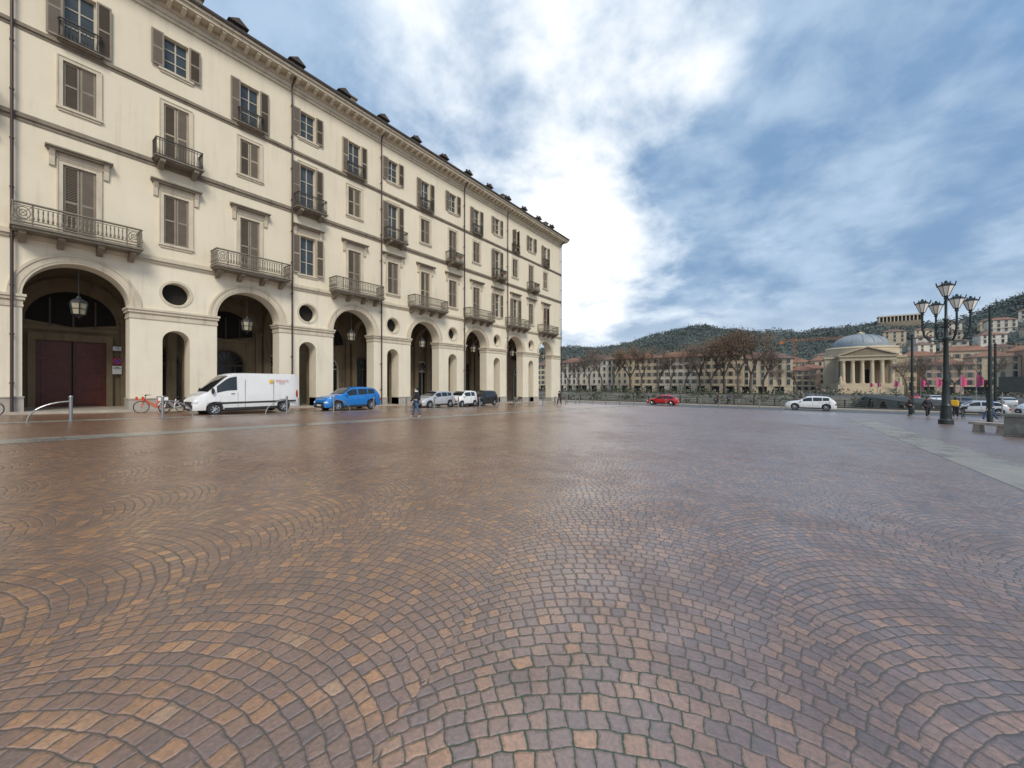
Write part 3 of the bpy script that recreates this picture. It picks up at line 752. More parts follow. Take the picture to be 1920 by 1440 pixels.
while cnt<66 and tries<6000:
    tries+=1
    al=random.choice([random.uniform(-28,17),random.uniform(-4,4),random.uniform(9,19),random.uniform(10,19)]); y=random.uniform(285,500)
    if al<8 and y>390: continue
    if al>8 and y>470: continue
    x=y*math.tan(R(al))
    if any(abs(x-a)<14 and abs(y-b)<20 for a,b in used): continue
    used.append((x,y)); cnt+=1
    w=random.uniform(8,15); h=random.choice([6,6.5,7,9]); fl=2 if h<8 else 3
    house(x,y,ht(x,y)+.5,w,9,h,fl,random.choice(['h0','h3','h6','h3','h5','h6','h3']),random.choice(['terra','terra2','terra2']),rz=random.uniform(-.4,.5),hip=2,
      label='pale villa with red roof on the wooded hillside',grp='villas scattered on the hillside',name='hillside_villa',spacing=3.4,chim=False)
vx=520*math.tan(R(9.0)); vy=520
o=thing('hilltop_monument','pale rounded colonnade building on the hilltop','monument',(vx,vy,ht(vx,vy)))
zb=4.5
mb=MB(); mb.box(-15,15,-6,6,-6,zb+1); ob('terrace_base',mb.mesh('tb',['stoned']),o)
mb=MB()
for i in range(12): mb.box(-14.5+2.6*i,-13.9+2.6*i,-6,6,zb+1,zb+6)
mb.box(-15,15,-6.2,6.2,zb+6,zb+7.2); ob('colonnade',mb.mesh('cn',['h3']),o)
mb=MB(); mb.box(-14,14,-2,2,zb+1,zb+6); ob('inner_wall',mb.mesh('iw',['trimd']),o)
cx,cy=300*math.tan(R(0.2)),300; o=thing('tower_crane','orange tower crane standing among the hillside houses','crane',(cx,cy,ht(cx,cy)))
H=26-ht(cx,cy)
mb=MB()
for a,b in ((-.5,-.5),(.5,-.5),(.5,.5),(-.5,.5)): mb.cyl((a,b,0),(a,b,H+3),.07,n=4)
k=0
while k<H+2: mb.cyl((-.5,-.5,k),(.5,-.5,k+1.6),.05,n=4); mb.cyl((.5,.5,k),(-.5,.5,k+1.6),.05,n=4); k+=1.6
ob('mast',mb.mesh('mast',['craneor']),o)
mb=MB()
for z,yy in ((H,-.5),(H,.5),(H+1.1,0)): mb.cyl((-8,yy,z),(26,yy,z),.07,n=4)
k=-8
while k<26: mb.cyl((k,-.5,H),(k+1,0,H+1.1),.05,n=4); mb.cyl((k+1,0,H+1.1),(k+2,-.5,H),.05,n=4); k+=2
mb.box(-8,-6,-.7,.7,H-1.6,H)
ob('jib',mb.mesh('jib',['craneor']),o)
# ---------------------------------------------------------------- trees
def branch(mb,p,d,l,r,lev,tips):
    q=p+d*l; mid=p+d*l*.5+Vector((random.uniform(-1,1),random.uniform(-1,1),0))*l*.06
    mb.cyl(p,mid,r,r*.85,6,0,False); mb.cyl(mid,q,r*.85,r*.65,6,0,False)
    if lev==0: tips.append(q); return
    for i in range(random.choice([2,3,3])):
        a=random.uniform(0,6.28); e=Vector((math.cos(a),math.sin(a),random.uniform(.25,.9)))
        nd=(d*.75+e*.75).normalized(); branch(mb,q,nd,l*random.uniform(.6,.82),r*.6,lev-1,tips)
    if lev<=2: tips.append(mid)
def tree_meshes(seed,h,tw,dens=1.0):
    random.seed(seed); mb=MB(); tips=[]
    branch(mb,Vector((0,0,-.5)),Vector((random.uniform(-.06,.06),0,1)).normalized(),h*.30,h*.022,4,tips)
    tm_=mb.mesh('trunk',['bark'],True)
    mb=MB()
    for t in tips:
        if random.random()<.06: continue
        for k in range(int(40*dens)):
            p=t+Vector((random.gauss(0,1),random.gauss(0,1),random.gauss(0,.8)))*h*.058
            s=random.uniform(.12,.34)*h/18; q=Vector((random.uniform(-1,1),random.uniform(-1,1),random.uniform(-.3,1.6))).normalized()*s; r_=q.orthogonal().normalized()*s*.18
            mb.add([p-q,p+r_,p+q,p-r_],[(0,1,2,3)])
    return tm_,mb.mesh('crown',[tw])
TR=[tree_meshes(3,26,'twig',2.0),tree_meshes(5,25,'twig',1.9),tree_meshes(9,22,'twig2',1.3),tree_meshes(12,21,'twig2',1.2)]
random.seed(5)
def tree(i,x,y,z,sc,rz,lab='brown-leaved plane tree on the far riverbank'):
    o=thing('plane_tree' if i<2 else 'bare_tree',lab,'tree',(x,y,z),rz,None,'trees along the far riverbank'); o.scale=(sc,)*3
    ob('trunk',TR[i][0],o); ob('crown',TR[i][1],o)
for px,i,sc in ((1065,2,.9),(1085,3,.9),(1105,3,1.05),(1128,2,1.1),(1150,3,1.0),(1182,0,.98),(1203,1,.98),(1235,3,.9),(1258,1,.85),(1285,2,.85),(1312,0,1.0),(1333,2,.9),(1358,0,1.05),(1385,0,1.15),(1408,1,1.12),(1432,2,.9),(1462,3,.6),(1495,2,.5),(1530,3,.5),(1700,3,.7),(1740,2,.7),(1790,3,.7),(1850,2,.7)):
    y=182+random.uniform(-5,4); al=math.degrees(math.atan((px-960)/721))-YAW
    lab='brown-leaved plane tree on the far riverbank' if i<2 else 'bare grey-twigged tree on the far riverbank'
    tree(i,y*math.tan(R(al)),y,-4.8,sc,random.uniform(0,6),lab)
mb=MB(); random.seed(8)
for i in range(420):
    x=random.uniform(-140,70); y=random.uniform(158,180); c=Vector((x,y,ht(x,y)+.5)); s0=random.uniform(.6,2.2)
    for k in range(16):
        p=c+Vector((random.gauss(0,1),random.gauss(0,1),abs(random.gauss(0,.7))))*s0; s=random.uniform(.2,.5); q=Vector((random.uniform(-1,1),random.uniform(-1,1),random.uniform(-1,1))).normalized()*s; r_=q.orthogonal().normalized()*s
        mb.add([p-q,p+r_,p+q,p-r_],[(0,1,2,3)],random.choice([0,0,1]))
o=ob('embankment_bushes',mb.mesh('bushes',['ever','twig2'])); o['kind']='stuff'; o['label']='dark bushes and ivy on the far river embankment'; o['category']='bushes'
mb=MB(); random.seed(4)
for i in range(13000):
    al=random.uniform(-36,24); y=270+390*random.random()**.8; x=y*math.tan(R(al))
    if y<330 and random.random()<.4: continue
    z=ht(x,y)
    if any(abs(x-a)<9 and -16<y-b<5 for a,b in used): continue
    hgt=random.uniform(4,8) if random.random()<.93 else random.uniform(8,12)
    for k in range(14):
        p=Vector((x,y,z))+Vector((random.gauss(0,.30)*hgt,random.gauss(0,.30)*hgt,hgt*random.uniform(.0,.6))); s=random.uniform(.5,1.1)
        q=Vector((random.uniform(-1,1),random.uniform(-1,1),random.uniform(-.3,1))).normalized()*s; r_=q.orthogonal().normalized()*s*.8
        mb.add([p-q,p+r_,p+q,p-r_],[(0,1,2,3)])
o=ob('hill_wood',mb.mesh('wood',['wood_hill'])); o['kind']='stuff'; o['label']='dark winter woodland covering the hills'; o['category']='woodland'
# ---------------------------------------------------------------- vehicles
def interp(tab,x):
    if x<=tab[0][0]: return tab[0][1]
    for (a,h),(b,k) in zip(tab,tab[1:]):
        if a<=x<=b:
            return h+(k-h)*(x-a)/(b-a)
    return tab[-1][1]
def vehicle(name,label,cat,loc,rz,Ln,W,H,top,belt,ws,rg,sides,wx,wr,paint,roofw=.78,zb0=.24,van=False,group=None,marks=False):
    o=thing(name,label,cat,loc,rz,None,group)
    def sec(f,off=0):
        x=f*Ln; zt=interp(top,f); zbe=min(interp(belt,f),zt-.03)
        hw=W/2*(1-.16*abs(2*f)**7-.03*abs(2*f)**2)+off
        zb=zb0
        for w_ in wx:
            d=x-w_*Ln
            if abs(d)<wr+.06: zb=max(zb,wr+math.sqrt((wr+.06)**2-d*d))
        c=max(0,min(1,(zt-zbe-.03)/(H-zbe-.03+1e-6)))
        rw=hw*.93+(W/2*roofw+off-hw*.93)*c
        zm=max((zb0+zbe)*.5,zb+.02); 
        return x,[(0,zb),(hw*.95,zb),(hw*.99,max(zb+.01,min(zb+.1,zbe-.1))),(hw,max(zm,zb+.03)),(hw*.985,max(zbe,zb+.05)),(rw,zt-.05*c-.012),(rw*.86,zt),(0,zt+.02)]
    fr=sorted(set([-.5+i/60 for i in range(61)]+[a for a,_ in top]+[w_+s*(wr+.06)/Ln*k for w_ in wx for s in(-1,1) for k in (1,.98,.9,.7,.45,.2)]))
    fr=[f for f in fr if -.5<=f<=.5]
    mb=MB(); vs=[]; 
    for f in fr:
        x,p=sec(f)
        ring=[(x,y,z) for y,z in p]+[(x,-y,z) for y,z in p[-2:0:-1]]
        vs+=ring
    k=len(ring); fs=[(i*k+j,i*k+(j+1)%k,(i+1)*k+(j+1)%k,(i+1)*k+j) for i in range(len(fr)-1) for j in range(k)]
    fs+=[tuple(range(k)),tuple(range((len(fr)-1)*k,len(fr)*k))[::-1]]
    mb.add(vs,fs); ob('body',mb.mesh('body',[paint],True,40),o)
    def lerp(a,b,t): return (a[0]+(b[0]-a[0])*t,a[1]+(b[1]-a[1])*t)
    for (a,b) in sides:
        for s in (-1,1):
            mb=MB(); vs=[];n=8
            for i in range(n+1):
                x,p=sec(a+(b-a)*i/n,.012)
                for t in (.1,.88):
                    q=lerp(p[4],p[5],t); vs.append((x,s*(q[0]+.004),q[1]))
            mb.add(vs,[(2*i,2*i+1,2*i+3,2*i+2) for i in range(n)]); ob('side_window',mb.mesh('sw',['cglass']),o)
    for nm,(a,b) in (('windshield',ws),('rear_window',rg)):
        if a is None: continue
        mb=MB(); vs=[];n=6
        sg=1 if nm=='windshield' else -1
        for i in range(n+1):
            x,p=sec(a+(b-a)*(.06+.88*i/n)); 
            row=[lerp(p[5],p[6],.35),p[6],lerp(p[6],p[7],.5),p[7]]
            row=[(-y,z) for y,z in row]+[(y,z) for y,z in row[-2::-1]]
            vs+=[(x+sg*.012,y,z+.01) for y,z in row]
        k=7; mb.add(vs,[(i*k+j,i*k+j+1,(i+1)*k+j+1,(i+1)*k+j) for i in range(n) for j in range(k-1)]); ob(nm,mb.mesh(nm,['cglass'],True),o)
    mt=MB(); tw=.21
    mt.rev([(wr*.62,-tw/2),(wr*.93,-tw/2),(wr,-tw*.35),(wr,tw*.35),(wr*.93,tw/2),(wr*.62,tw/2),(wr*.62,-tw/2)],n=28,axis='y'); tyre=mt.mesh('tyre',['rubber'],True)
    mr=MB()
    for s in (-1,1):
        for i in range(7):
            a=2*math.pi*i/7; mr.cyl((0,s*tw*.38,0),(wr*.62*math.cos(a),s*tw*.44,wr*.62*math.sin(a)),.035,.028,6)
        mr.cyl((0,s*tw*.3,0),(0,s*tw*.47,0),.07,n=10)
    mr.rev([(wr*.64,-tw*.45),(wr*.56,-tw*.42),(wr*.52,-tw*.1),(wr*.52,tw*.1),(wr*.56,tw*.42),(wr*.64,tw*.45)],n=24,axis='y')
    mr.cyl((0,-.03,0),(0,.03,0),wr*.52,n=20,m=1); rim=mr.mesh('rim',['rim','blk'],True)
    for w_ in wx:
        for s in (-1,1):
            wo=ob('wheel',tyre,o,(w_*Ln,s*(W/2-.13),wr)); ob('rim',rim,wo)
    mb=MB() 
    mb.box(wx[0]*Ln-wr,wx[1]*Ln+wr,-W/2+.26,W/2-.26,.2,wr*2)
    for s in (-1,1): mb.box(wx[0]*Ln+wr+.08,wx[1]*Ln-wr-.08,s*(W/2)-.03,s*(W/2)+.012,zb0-.04,zb0+.10)
    ob('underbody_trim',mb.mesh('ub',['blk']),o)
    hz=interp(belt,.45)
    for s in (-1,1):
        mb=MB(); mb.sph((.465*Ln,s*W*.37,hz*.86),(.19,.16,.085 if not van else .16),12); ob('headlight',mb.mesh('hl',['hl'],True),o)
        mb=MB(); mb.sph((-.482*Ln,s*W*.40,hz*1.02 if not van else 1.1),(.09,.10,.12 if not van else .3),12); ob('taillight',mb.mesh('tl',['tl'],True),o)
        fx=ws[1]*Ln-.25; mb=MB(); mb.sph((fx,s*(W/2+.08),interp(belt,ws[1]-.05)+(.1 if not van else .18)),(.08,.11,.08 if not van else .16),10); mb.box(fx-.03,fx+.03,min(s*(W/2-.06),s*(W/2+.05)),max(s*(W/2-.06),s*(W/2+.05)),interp(belt,ws[1]-.05)+.03,interp(belt,ws[1]-.05)+.08); ob('wing_mirror',mb.mesh('mir',['blk' if van else paint],True),o)
        for (a,b) in sides[:2]:
            xx=(a+.02)*Ln; zz=interp(belt,a)-.1; mb=MB(); mb.box(xx,xx+.18,min(s*W/2*.985,s*(W/2+.02)),max(s*W/2*.985,s*(W/2+.02)),zz-.015,zz+.015); ob('door_handle',mb.mesh('dh',[paint if not van else 'blk']),o)
        for (a,b) in sides:
            mb=MB(); xx=(a-.008)*Ln; mb.box(xx-.004,xx+.004,min(s*W*.48,s*(W/2+.001)),max(s*W*.48,s*(W/2+.001)),zb0+.12,interp(belt,a)-.02); ob('door_gap',mb.mesh('dg',['blk']),o)
    mb=MB(); mb.box(.47*Ln,.5*Ln+.012,-W*.27,W*.27,hz*.66,hz*.86); mb.box(.47*Ln,.5*Ln+.02,-W*.36,W*.36,zb0-.02,zb0+.16 if not van else zb0+.3); ob('grille_and_bumper',mb.mesh('gr',['blk']),o)
    mb=MB(); mb.box(.5*Ln+.021,.5*Ln+.03,-.26,.26,zb0+.1,zb0+.21); ob('number_plate',mb.mesh('npl',['white']),o)
    mb=MB(); mb.box(-.5*Ln-.02,-.5*Ln+.02,-.26,.26,.55,.66); ob('number_plate',mb.mesh('npl',['white']),o)
    if van:
        for s in (-1,1): mb=MB(); mb.box(-.46*Ln,.33*Ln,s*W/2-.01,s*W/2+.014,.62,.72); ob('side_moulding',mb.mesh('smd',['blk']),o)
        for xx in (-.22,.06): 
            mb=MB(); mb.box(xx*Ln,xx*Ln+.012,W/2-.01,W/2+.006,.4,2.0); ob('sliding_door_gap',mb.mesh('sdg',['blk']),o)
    return o
def sc(tab,k): return [(a,b*k) for a,b in tab]
TV=[(-.5,2.2),(-.492,2.4),(-.46,2.49),(0,2.52),(.14,2.50),(.20,2.40),(.24,2.22),(.375,1.42),(.40,1.33),(.46,1.16),(.485,.98),(.5,.68)]
BV=[(-.5,1.35),(.22,1.32),(.34,1.22),(.42,1.1),(.5,.6)]
vy=9.2
van=vehicle('delivery_van','white panel delivery van parked beside the arcade','van',(-26.65,vy,g(vy)),R(-90),5.4,2.05,2.36,sc(TV,.938),sc(BV,.97),(.20,.395),(None,None),[(.135,.31)],(-.33,.325),.34,'white',roofw=.90,zb0=.3,van=True)
mb=MB(); mb.cyl((0,0,0),(0,.006,0),.11,n=16); me=mb.mesh('logo',['yellow'])
ob('logo',me,van,(-1.05,1.02,1.88)); text('TRASLOCHI',.14,'signred',van,(-1.65,1.03,1.88),(R(90),0,R(180))); text('service',.11,'signred',van,(-1.65,1.032,1.75),(R(90),0,R(180)))
TS=[(-.5,.78),(-.485,1.0),(-.46,1.15),(-.385,1.5),(-.33,1.57),(-.2,1.61),(-.05,1.62),(.06,1.56),(.12,1.43),(.225,1.13),(.26,1.07),(.38,1.0),(.45,.9),(.485,.75),(.5,.55)]
BS=[(-.5,.74),(-.47,1.06),(-.38,1.12),(-.2,1.05),(.2,.99),(.27,.98),(.4,.9),(.5,.5)]
SD=[(-.36,-.24),(-.225,-.055),(-.035,.14)]
y=15.85; vehicle('parked_car','bright blue compact suv parked in front of the arcade','car',(-26.55,y,g(y)),R(-90),4.4,1.84,1.68,sc(TS,1.035),sc(BS,1.035),(.06,.225),(-.46,-.37),SD,(-.305,.30),.36,'blue',zb0=.28,group='cars parked along the arcade')
y=24.2; vehicle('parked_car','silver hatchback parked in front of the arcade','car',(-26.5,y,g(y)),R(-90),3.95,1.72,1.48,sc(TS,.915),sc(BS,.915),(.06,.225),(-.46,-.37),SD,(-.31,.31),.31,'silver',group='cars parked along the arcade')
TM=[(-.5,.8),(-.47,1.2),(-.42,1.48),(-.2,1.55),(.1,1.52),(.2,1.4),(.36,1.03),(.42,.97),(.48,.8),(.5,.6)]
BM=[(-.5,.76),(-.4,1.0),(.3,.98),(.42,.88),(.5,.5)]
y=28.0; vehicle('parked_car','tiny white two-seater city car parked in line','car',(-26.5,y,g(y)),R(-90),2.75,1.66,1.55,TM,BM,(.12,.355),(-.47,-.43),[(-.33,-.14),(-.11,.2)],(-.335,.345),.29,'white',group='cars parked along the arcade')
y=31.5; vehicle('parked_car','black hatchback parked at end of the row','car',(-27.0,y,g(y)),R(-90),3.7,1.7,1.6,TS,BS,(.06,.225),(-.46,-.37),SD,(-.305,.30),.32,'black',group='cars parked along the arcade')
TH=[(-.5,.7),(-.48,.92),(-.45,1.02),(-.32,1.36),(-.2,1.44),(0,1.45),(.07,1.38),(.22,1.0),(.26,.95),(.4,.86),(.47,.74),(.5,.5)]
BH=[(-.5,.66),(-.45,.94),(-.2,.92),(.2,.86),(.4,.78),(.5,.46)]
xx=56.8*math.tan(R(21.25-YAW)); vehicle('moving_car','red hatchback driving on the riverside road','car',(xx,57.6,g(57.6)),R(180),4.2,1.76,1.45,TH,BH,(.07,.22),(-.45,-.34),SD,(-.31,.31),.32,'red')
vehicle('moving_car','white suv driving on the riverside road','car',(1.6,57.2,g(57.2)),R(180),4.75,1.9,1.65,TS,BS,(.06,.225),(-.46,-.37),SD,(-.305,.30),.37,'white')
vehicle('moving_car','silver car waiting at the bridge junction','car',(15.2,60.3,g(60.3)),R(180),4.3,1.8,1.5,TH,BH,(.07,.22),(-.45,-.34),SD,(-.31,.31),.33,'silver')
vehicle('delivery_van','white van waiting at the bridge junction','van',(20.6,60.3,g(60.3)),R(180),5.2,2.0,2.3,sc(TV,.91),sc(BV,.91),(.20,.395),(None,None),[(.135,.31)],(-.33,.325),.34,'white',roofw=.90,zb0=.3,van=True)
for k,(x,y,m) in enumerate(((22,92,'black'),(23,112,'white'),(24,135,'red'),(28.5,100,'silver'))):
    vehicle('moving_car','%s car crossing the stone bridge'%m,'car',(x,y,bz(y)+.01),R(90 if x>26 else -90),4.2,1.76,1.5,TH,BH,(.07,.22),(-.45,-.34),SD,(-.31,.31),.33,m,group='cars crossing the bridge')
# ---------------------------------------------------------------- bicycles
def bicycle(loc,rz,m,label):
    o=thing('bicycle',label,'bicycle',loc,rz)
    for x in (-.52,.52):
        mb=MB(); n=24
        for i in range(n):
            a,b=2*math.pi*i/n,2*math.pi*(i+1)/n; mb.cyl((.33*math.cos(a),0,.33*math.sin(a)),(.33*math.cos(b),0,.33*math.sin(b)),.02,n=6)
            if i%2==0: mb.cyl((0,0,0),(.33*math.cos(a),0,.33*math.sin(a)),.004,n=4,m=1)
        ob('wheel',mb.mesh('bw',['rubber','steel']),o,(x,0,.345))
        mb=MB(); mb.rev([(.37,-.03),(.375,.03)],(x,0,.345),12,0,'y',R(20),R(165)); ob('mudguard',mb.mesh('mg',[m]),o)
    mb=MB()
    for a,b in (((-.52,0,.345),(-.08,0,.3)),((-.08,0,.3),(.33,0,.62)),((-.08,0,.3),(-.2,0,.78)),((-.52,0,.345),(-.18,0,.68)),((.52,0,.345),(.36,0,.82)),((.38,0,.75),(-.08,0,.42))): mb.cyl(a,b,.028,n=8)
    ob('frame',mb.mesh('bf',[m]),o)
    mb=MB(); mb.tube([(.2,-.28,1.02),(.33,-.2,1.0),(.35,0,.98),(.33,.2,1.0),(.2,.28,1.02)],.016); mb.cyl((.36,0,.8),(.35,0,.98),.018,n=6); ob('handlebar',mb.mesh('hb',['blk']),o)
    mb=MB(); mb.sph((-.24,0,.88),(.14,.08,.04),10); mb.cyl((-.22,0,.75),(-.24,0,.87),.015,n=6); ob('saddle',mb.mesh('sd',['blk'],True),o)
    mb=MB(); mb.box(.45,.72,-.16,.16,.72,.74); mb.box(.45,.47,-.16,.16,.74,.92); mb.box(.70,.72,-.16,.16,.74,.92); ob('basket',mb.mesh('bk',[m]),o)
    return o
bicycle((-29.2,5.6,g(5.6)),R(-84),'orange','orange shared bicycle leaning by the arcade pier')
bicycle((-28.6,6.3,g(6.3)),R(-55),'white','orange and white shared bicycle parked beside pier')
bicycle((-28.6,-.35,g(0)),R(-80),'signred','red shared bicycle parked near the arcade')
bicycle((-26.0,36.4,g(36.4)),R(70),'blk','black bicycle parked at the end of car row')
# ---------------------------------------------------------------- barriers, bollards
def hoop(y,s,x=-24.4):
    o=thing('hoop_barrier','steel post with curved tubular hoop on the stone kerb','barrier',(x,y,g(y)),0,None,'hoop barriers along the kerb')
    mb=MB(); mb.cyl((0,0,0),(0,0,.98),.055,n=12); mb.sph((0,0,1.0),.07,10); mb.cyl((0,0,.0),(0,0,.05),.09,n=12); ob('post',mb.mesh('post',['steel'],True),o)
    mb=MB(); mb.tube([(0,s*1.15*math.sin(R(a)),.82*max(0,math.cos(R(a)))**.9) for a in range(0,91,9)],.032); ob('hoop',mb.mesh('hoop',['steel'],True),o)
hoop(2.1,-1); hoop(5.0,1); hoop(10.6,-1); hoop(13.5,1)
mb=MB(); mb.rev([(.09,0),(.09,.08),(.06,.1),(.055,.85),(.075,.88),(.07,.95),(.0,1.0)],n=12); bo=mb.mesh('bollard',['steel'],True)
for i in range(12):
    y=16.5+2.9*i; thing('bollard','grey metal bollard standing on the kerb strip','bollard',(-24.4,y,g(y)),0,bo,'bollards along the kerb')
for i in range(16):
    x=-31+2.0*i; thing('bollard','grey metal bollard at the edge of the riverside road','bollard',(x,50.8,g(50.8)),0,bo,'bollards along the road edge')
# ---------------------------------------------------------------- candelabra
def cand(loc):
    o=thing('street_lamp','dark green cast iron candelabra street lamp with five lanterns','street lamp',loc,R(11))
    mb=MB(); mb.rev([(.34,0),(.34,.25),(.26,.35),(.24,1.1),(.28,1.15),(.2,1.3),(.15,2.6),(.18,2.7),(.13,2.85),(.11,5.2),(.17,5.3),(.1,5.45),(.08,6.4),(.14,6.5),(.07,6.6),(.06,7.6),(.1,7.65),(.04,7.75)],n=16)
    ob('pole',mb.mesh('pole',['green'],True),o)
    lmb=MB(); lmb.rev([(.03,0),(.09,.05),(.06,.12),(.11,.18)],n=8)
    for i in range(8):
        a=2*math.pi*i/8; ca,sa=math.cos(a),math.sin(a)
        lmb.cyl((.11*ca,.11*sa,.18),(.29*ca,.29*sa,.66),.013,n=4); lmb.cyl((.30*ca,.30*sa,.64),(.35*ca,.35*sa,.82),.022,n=5)
        b_=a+math.pi/4; lmb.cyl((.29*ca,.29*sa,.66),(.29*math.cos(b_),.29*math.sin(b_),.66),.03,n=5)
    lmb.rev([(.3,.67),(.16,.78),(.07,.82),(.05,.9),(0,.93)],n=8); lm=lmb.mesh('lantern',['green'])
    gm=MB(); gm.rev([(0,.19),(.11,.19),(.285,.635),(0,.635)],n=8); gl=gm.mesh('lantern_glass',['lampglass'])
    def lan(p,sc_=1):
        l=ob('lantern',lm,o,p); l.scale=(sc_,)*3; ob('lantern_glass',gl,l)
    for k in range(4):
        a=math.pi/2*k; d=Vector((math.cos(a),math.sin(a),0)); mb=MB()
        P=[(.1,5.35),(.38,5.18),(.74,5.2),(.98,5.5),(1.08,6.0),(1.08,6.85)]; pts=[]
        for i in range(len(P)-1):
            for t in (0,.33,.66): pts.append((P[i][0]+(P[i+1][0]-P[i][0])*t,P[i][1]+(P[i+1][1]-P[i][1])*t))
        pts.append(P[-1]); mb.tube([tuple(d*r+Vector((0,0,z))) for r,z in pts],.055)
        mb.tube([tuple(d*(.1+.45*(1-math.cos(R(t))))+Vector((0,0,5.95+.35*math.sin(R(t))))) for t in range(0,181,20)],.03)
        mb.tube([tuple(d*(.62+.25*math.cos(R(t)))+Vector((0,0,5.55+.25*math.sin(R(t))))) for t in range(-60,220,20)],.028)
        ob('arm',mb.mesh('arm',['green'],True),o); lan(tuple(d*1.08+Vector((0,0,6.8))),1.15)
    lan((0,0,7.72),1.3)
cand((7.67,35.2,g(35.2)))
def pole(loc,h,label,r=.13):
    o=thing('tram_wire_pole',label,'pole',loc); mb=MB(); mb.cyl((0,0,0),(0,0,h),r,r*.7,12); mb.rev([(r*1.5,0),(r*1.5,.8),(r,.9)],n=12); mb.rev([(r*.75,h),(r,h+.05),(0,h+.25)],n=10)
    ob('pole_shaft',mb.mesh('ps',['green'],True),o); return o
pole((11.0,41,g(41)),7.9,'dark green steel pole holding tram wires',.10)
pole((10.2,58,g(58)+.0),8.2,'dark slim pole near the bridge junction')
pole((17.6,64.2,g(64.2)),7.5,'dark slim pole beside the bridge railing')
def traffic(loc,rz):
    o=thing('traffic_light','black traffic light on a dark post at junction','traffic light',loc,rz,None,'traffic lights at the junction')
    mb=MB(); mb.cyl((0,0,0),(0,0,3.2),.06,n=10); ob('post',mb.mesh('tp',['green'],True),o)
    mb=MB(); mb.box(-.16,.16,-.14,.14,2.3,3.3)
    for z in (2.5,2.8,3.1): mb.rev([(.11,-.14),(.12,-.3)],(0,0,z),10,0,'y',R(0),R(180))
    ob('signal_head',mb.mesh('th',['blk']),o)
    for z,m in ((2.5,'green'),(2.8,'yellow'),(3.1,'tl')):
        mb=MB(); mb.cyl((0,-.141,z),(0,-.16,z),.09,n=12); ob('signal_lens',mb.mesh('lens',[m]),o)
traffic((13.8,52,g(52)),0); traffic((16.6,51,g(51)),.3); traffic((11,62.9,g(62.9)+.13),0)
o=thing('direction_sign','dark green direction board on two posts near bridge','sign',(14.8,50,g(50)),0)
mb=MB(); mb.box(-.9,.9,-.04,.04,2.2,3.5); ob('sign_board',mb.mesh('sb',['green']),o)
for x in (-.7,.7): mb=MB(); mb.cyl((x,0.06,0),(x,.06,3.4),.04,n=8); ob('sign_post',mb.mesh('spo',['steel']),o)
def wire(a,b,sag,label='thin overhead tram wire between poles'):
    a=Vector(a);b=Vector(b); mb=MB(); n=14; pts=[a.lerp(b,i/n)-Vector((0,0,sag*4*(i/n)*(1-i/n))) for i in range(n+1)]
    mb.tube([tuple(p-a) for p in pts],.022,5)
    thing('tram_wire',label,'wire',a,0,mb.mesh('wire',['blk']),'overhead tram wires')
wire((11.0,41,5.0),(34,24,10.5),.3); wire((11.0,41,4.4),(16,95,3.4),.8); wire((10.2,58,4.6),(30,40,6.5),.4); wire((17.6,64.2,4.0),(40,50,5),.5)
# ---------------------------------------------------------------- bench and planter
o=thing('stone_bench','low grey stone bench on two blocks on the paving','bench',(7.5,27.9,g(27.9)),R(-36))
mb=MB(); mb.box(-.62,.62,-.27,.27,.36,.46); mb.box(-.59,.59,-.24,.24,.461,.48); ob('seat',mb.mesh('seat',['concrete']),o)
for s in (-1,1):
    mb=MB(); mb.prism([(s*.38-.14,0),(s*.38+.14,0),(s*.38+.1,.359),(s*.38-.1,.359)],'y',-.2,.2); ob('leg',mb.mesh('leg',['concrete']),o)
o=thing('stone_planter','weathered grey stone planter block on the paving','planter',(7.85,25.9,g(25.9)),R(-36))
mb=MB(); mb.box(-.44,.44,-.44,.44,0,.10); mb.box(-.39,.39,-.39,.39,.101,.85)
me=mb.mesh('cb',['mossy']); bm=bmesh.new(); bm.from_mesh(me); bmesh.ops.bevel(bm,geom=bm.edges[:],offset=.025,segments=2,affect='EDGES'); bm.to_mesh(me); bm.free()
ob('planter_body',me,o)
mb=MB(); mb.box(-.46,.46,-.46,.46,.851,.95); mb.box(-.35,.35,-.35,.35,.951,.98); ob('planter_rim',mb.mesh('lid',['mossy']),o)
# ---------------------------------------------------------------- people
def skinmesh(name,nodes,edges,root,mats,grow=0,sub=1):
    names=list(nodes); me=bpy.data.meshes.new(name)
    me.from_pydata([nodes[n][0] for n in names],[(names.index(a),names.index(b)) for a,b in edges],[])
    o=bpy.data.objects.new(name,me); COL.objects.link(o)
    sk=o.modifiers.new('s','SKIN'); sk.use_smooth_shade=True
    if not me.skin_vertices: me.skin_vertices.new()
    lay=me.skin_vertices[0]
    for i,n in enumerate(names):
        r=nodes[n][1]
        r=(r,r) if not isinstance(r,tuple) else r
        lay.data[i].radius=(r[0]+grow,r[1]+grow); lay.data[i].use_root=(n==root)
    if sub: ss=o.modifiers.new('u','SUBSURF'); ss.levels=sub; ss.render_levels=sub
    dg=bpy.context.evaluated_depsgraph_get(); dg.update()
    r=bpy.data.meshes.new_from_object(o.evaluated_get(dg)); bpy.data.objects.remove(o)
    r.materials.clear()
    for m_ in mats: r.materials.append(M[m_])
    for p in r.polygons: p.material_index=0; p.use_smooth=True
    return r
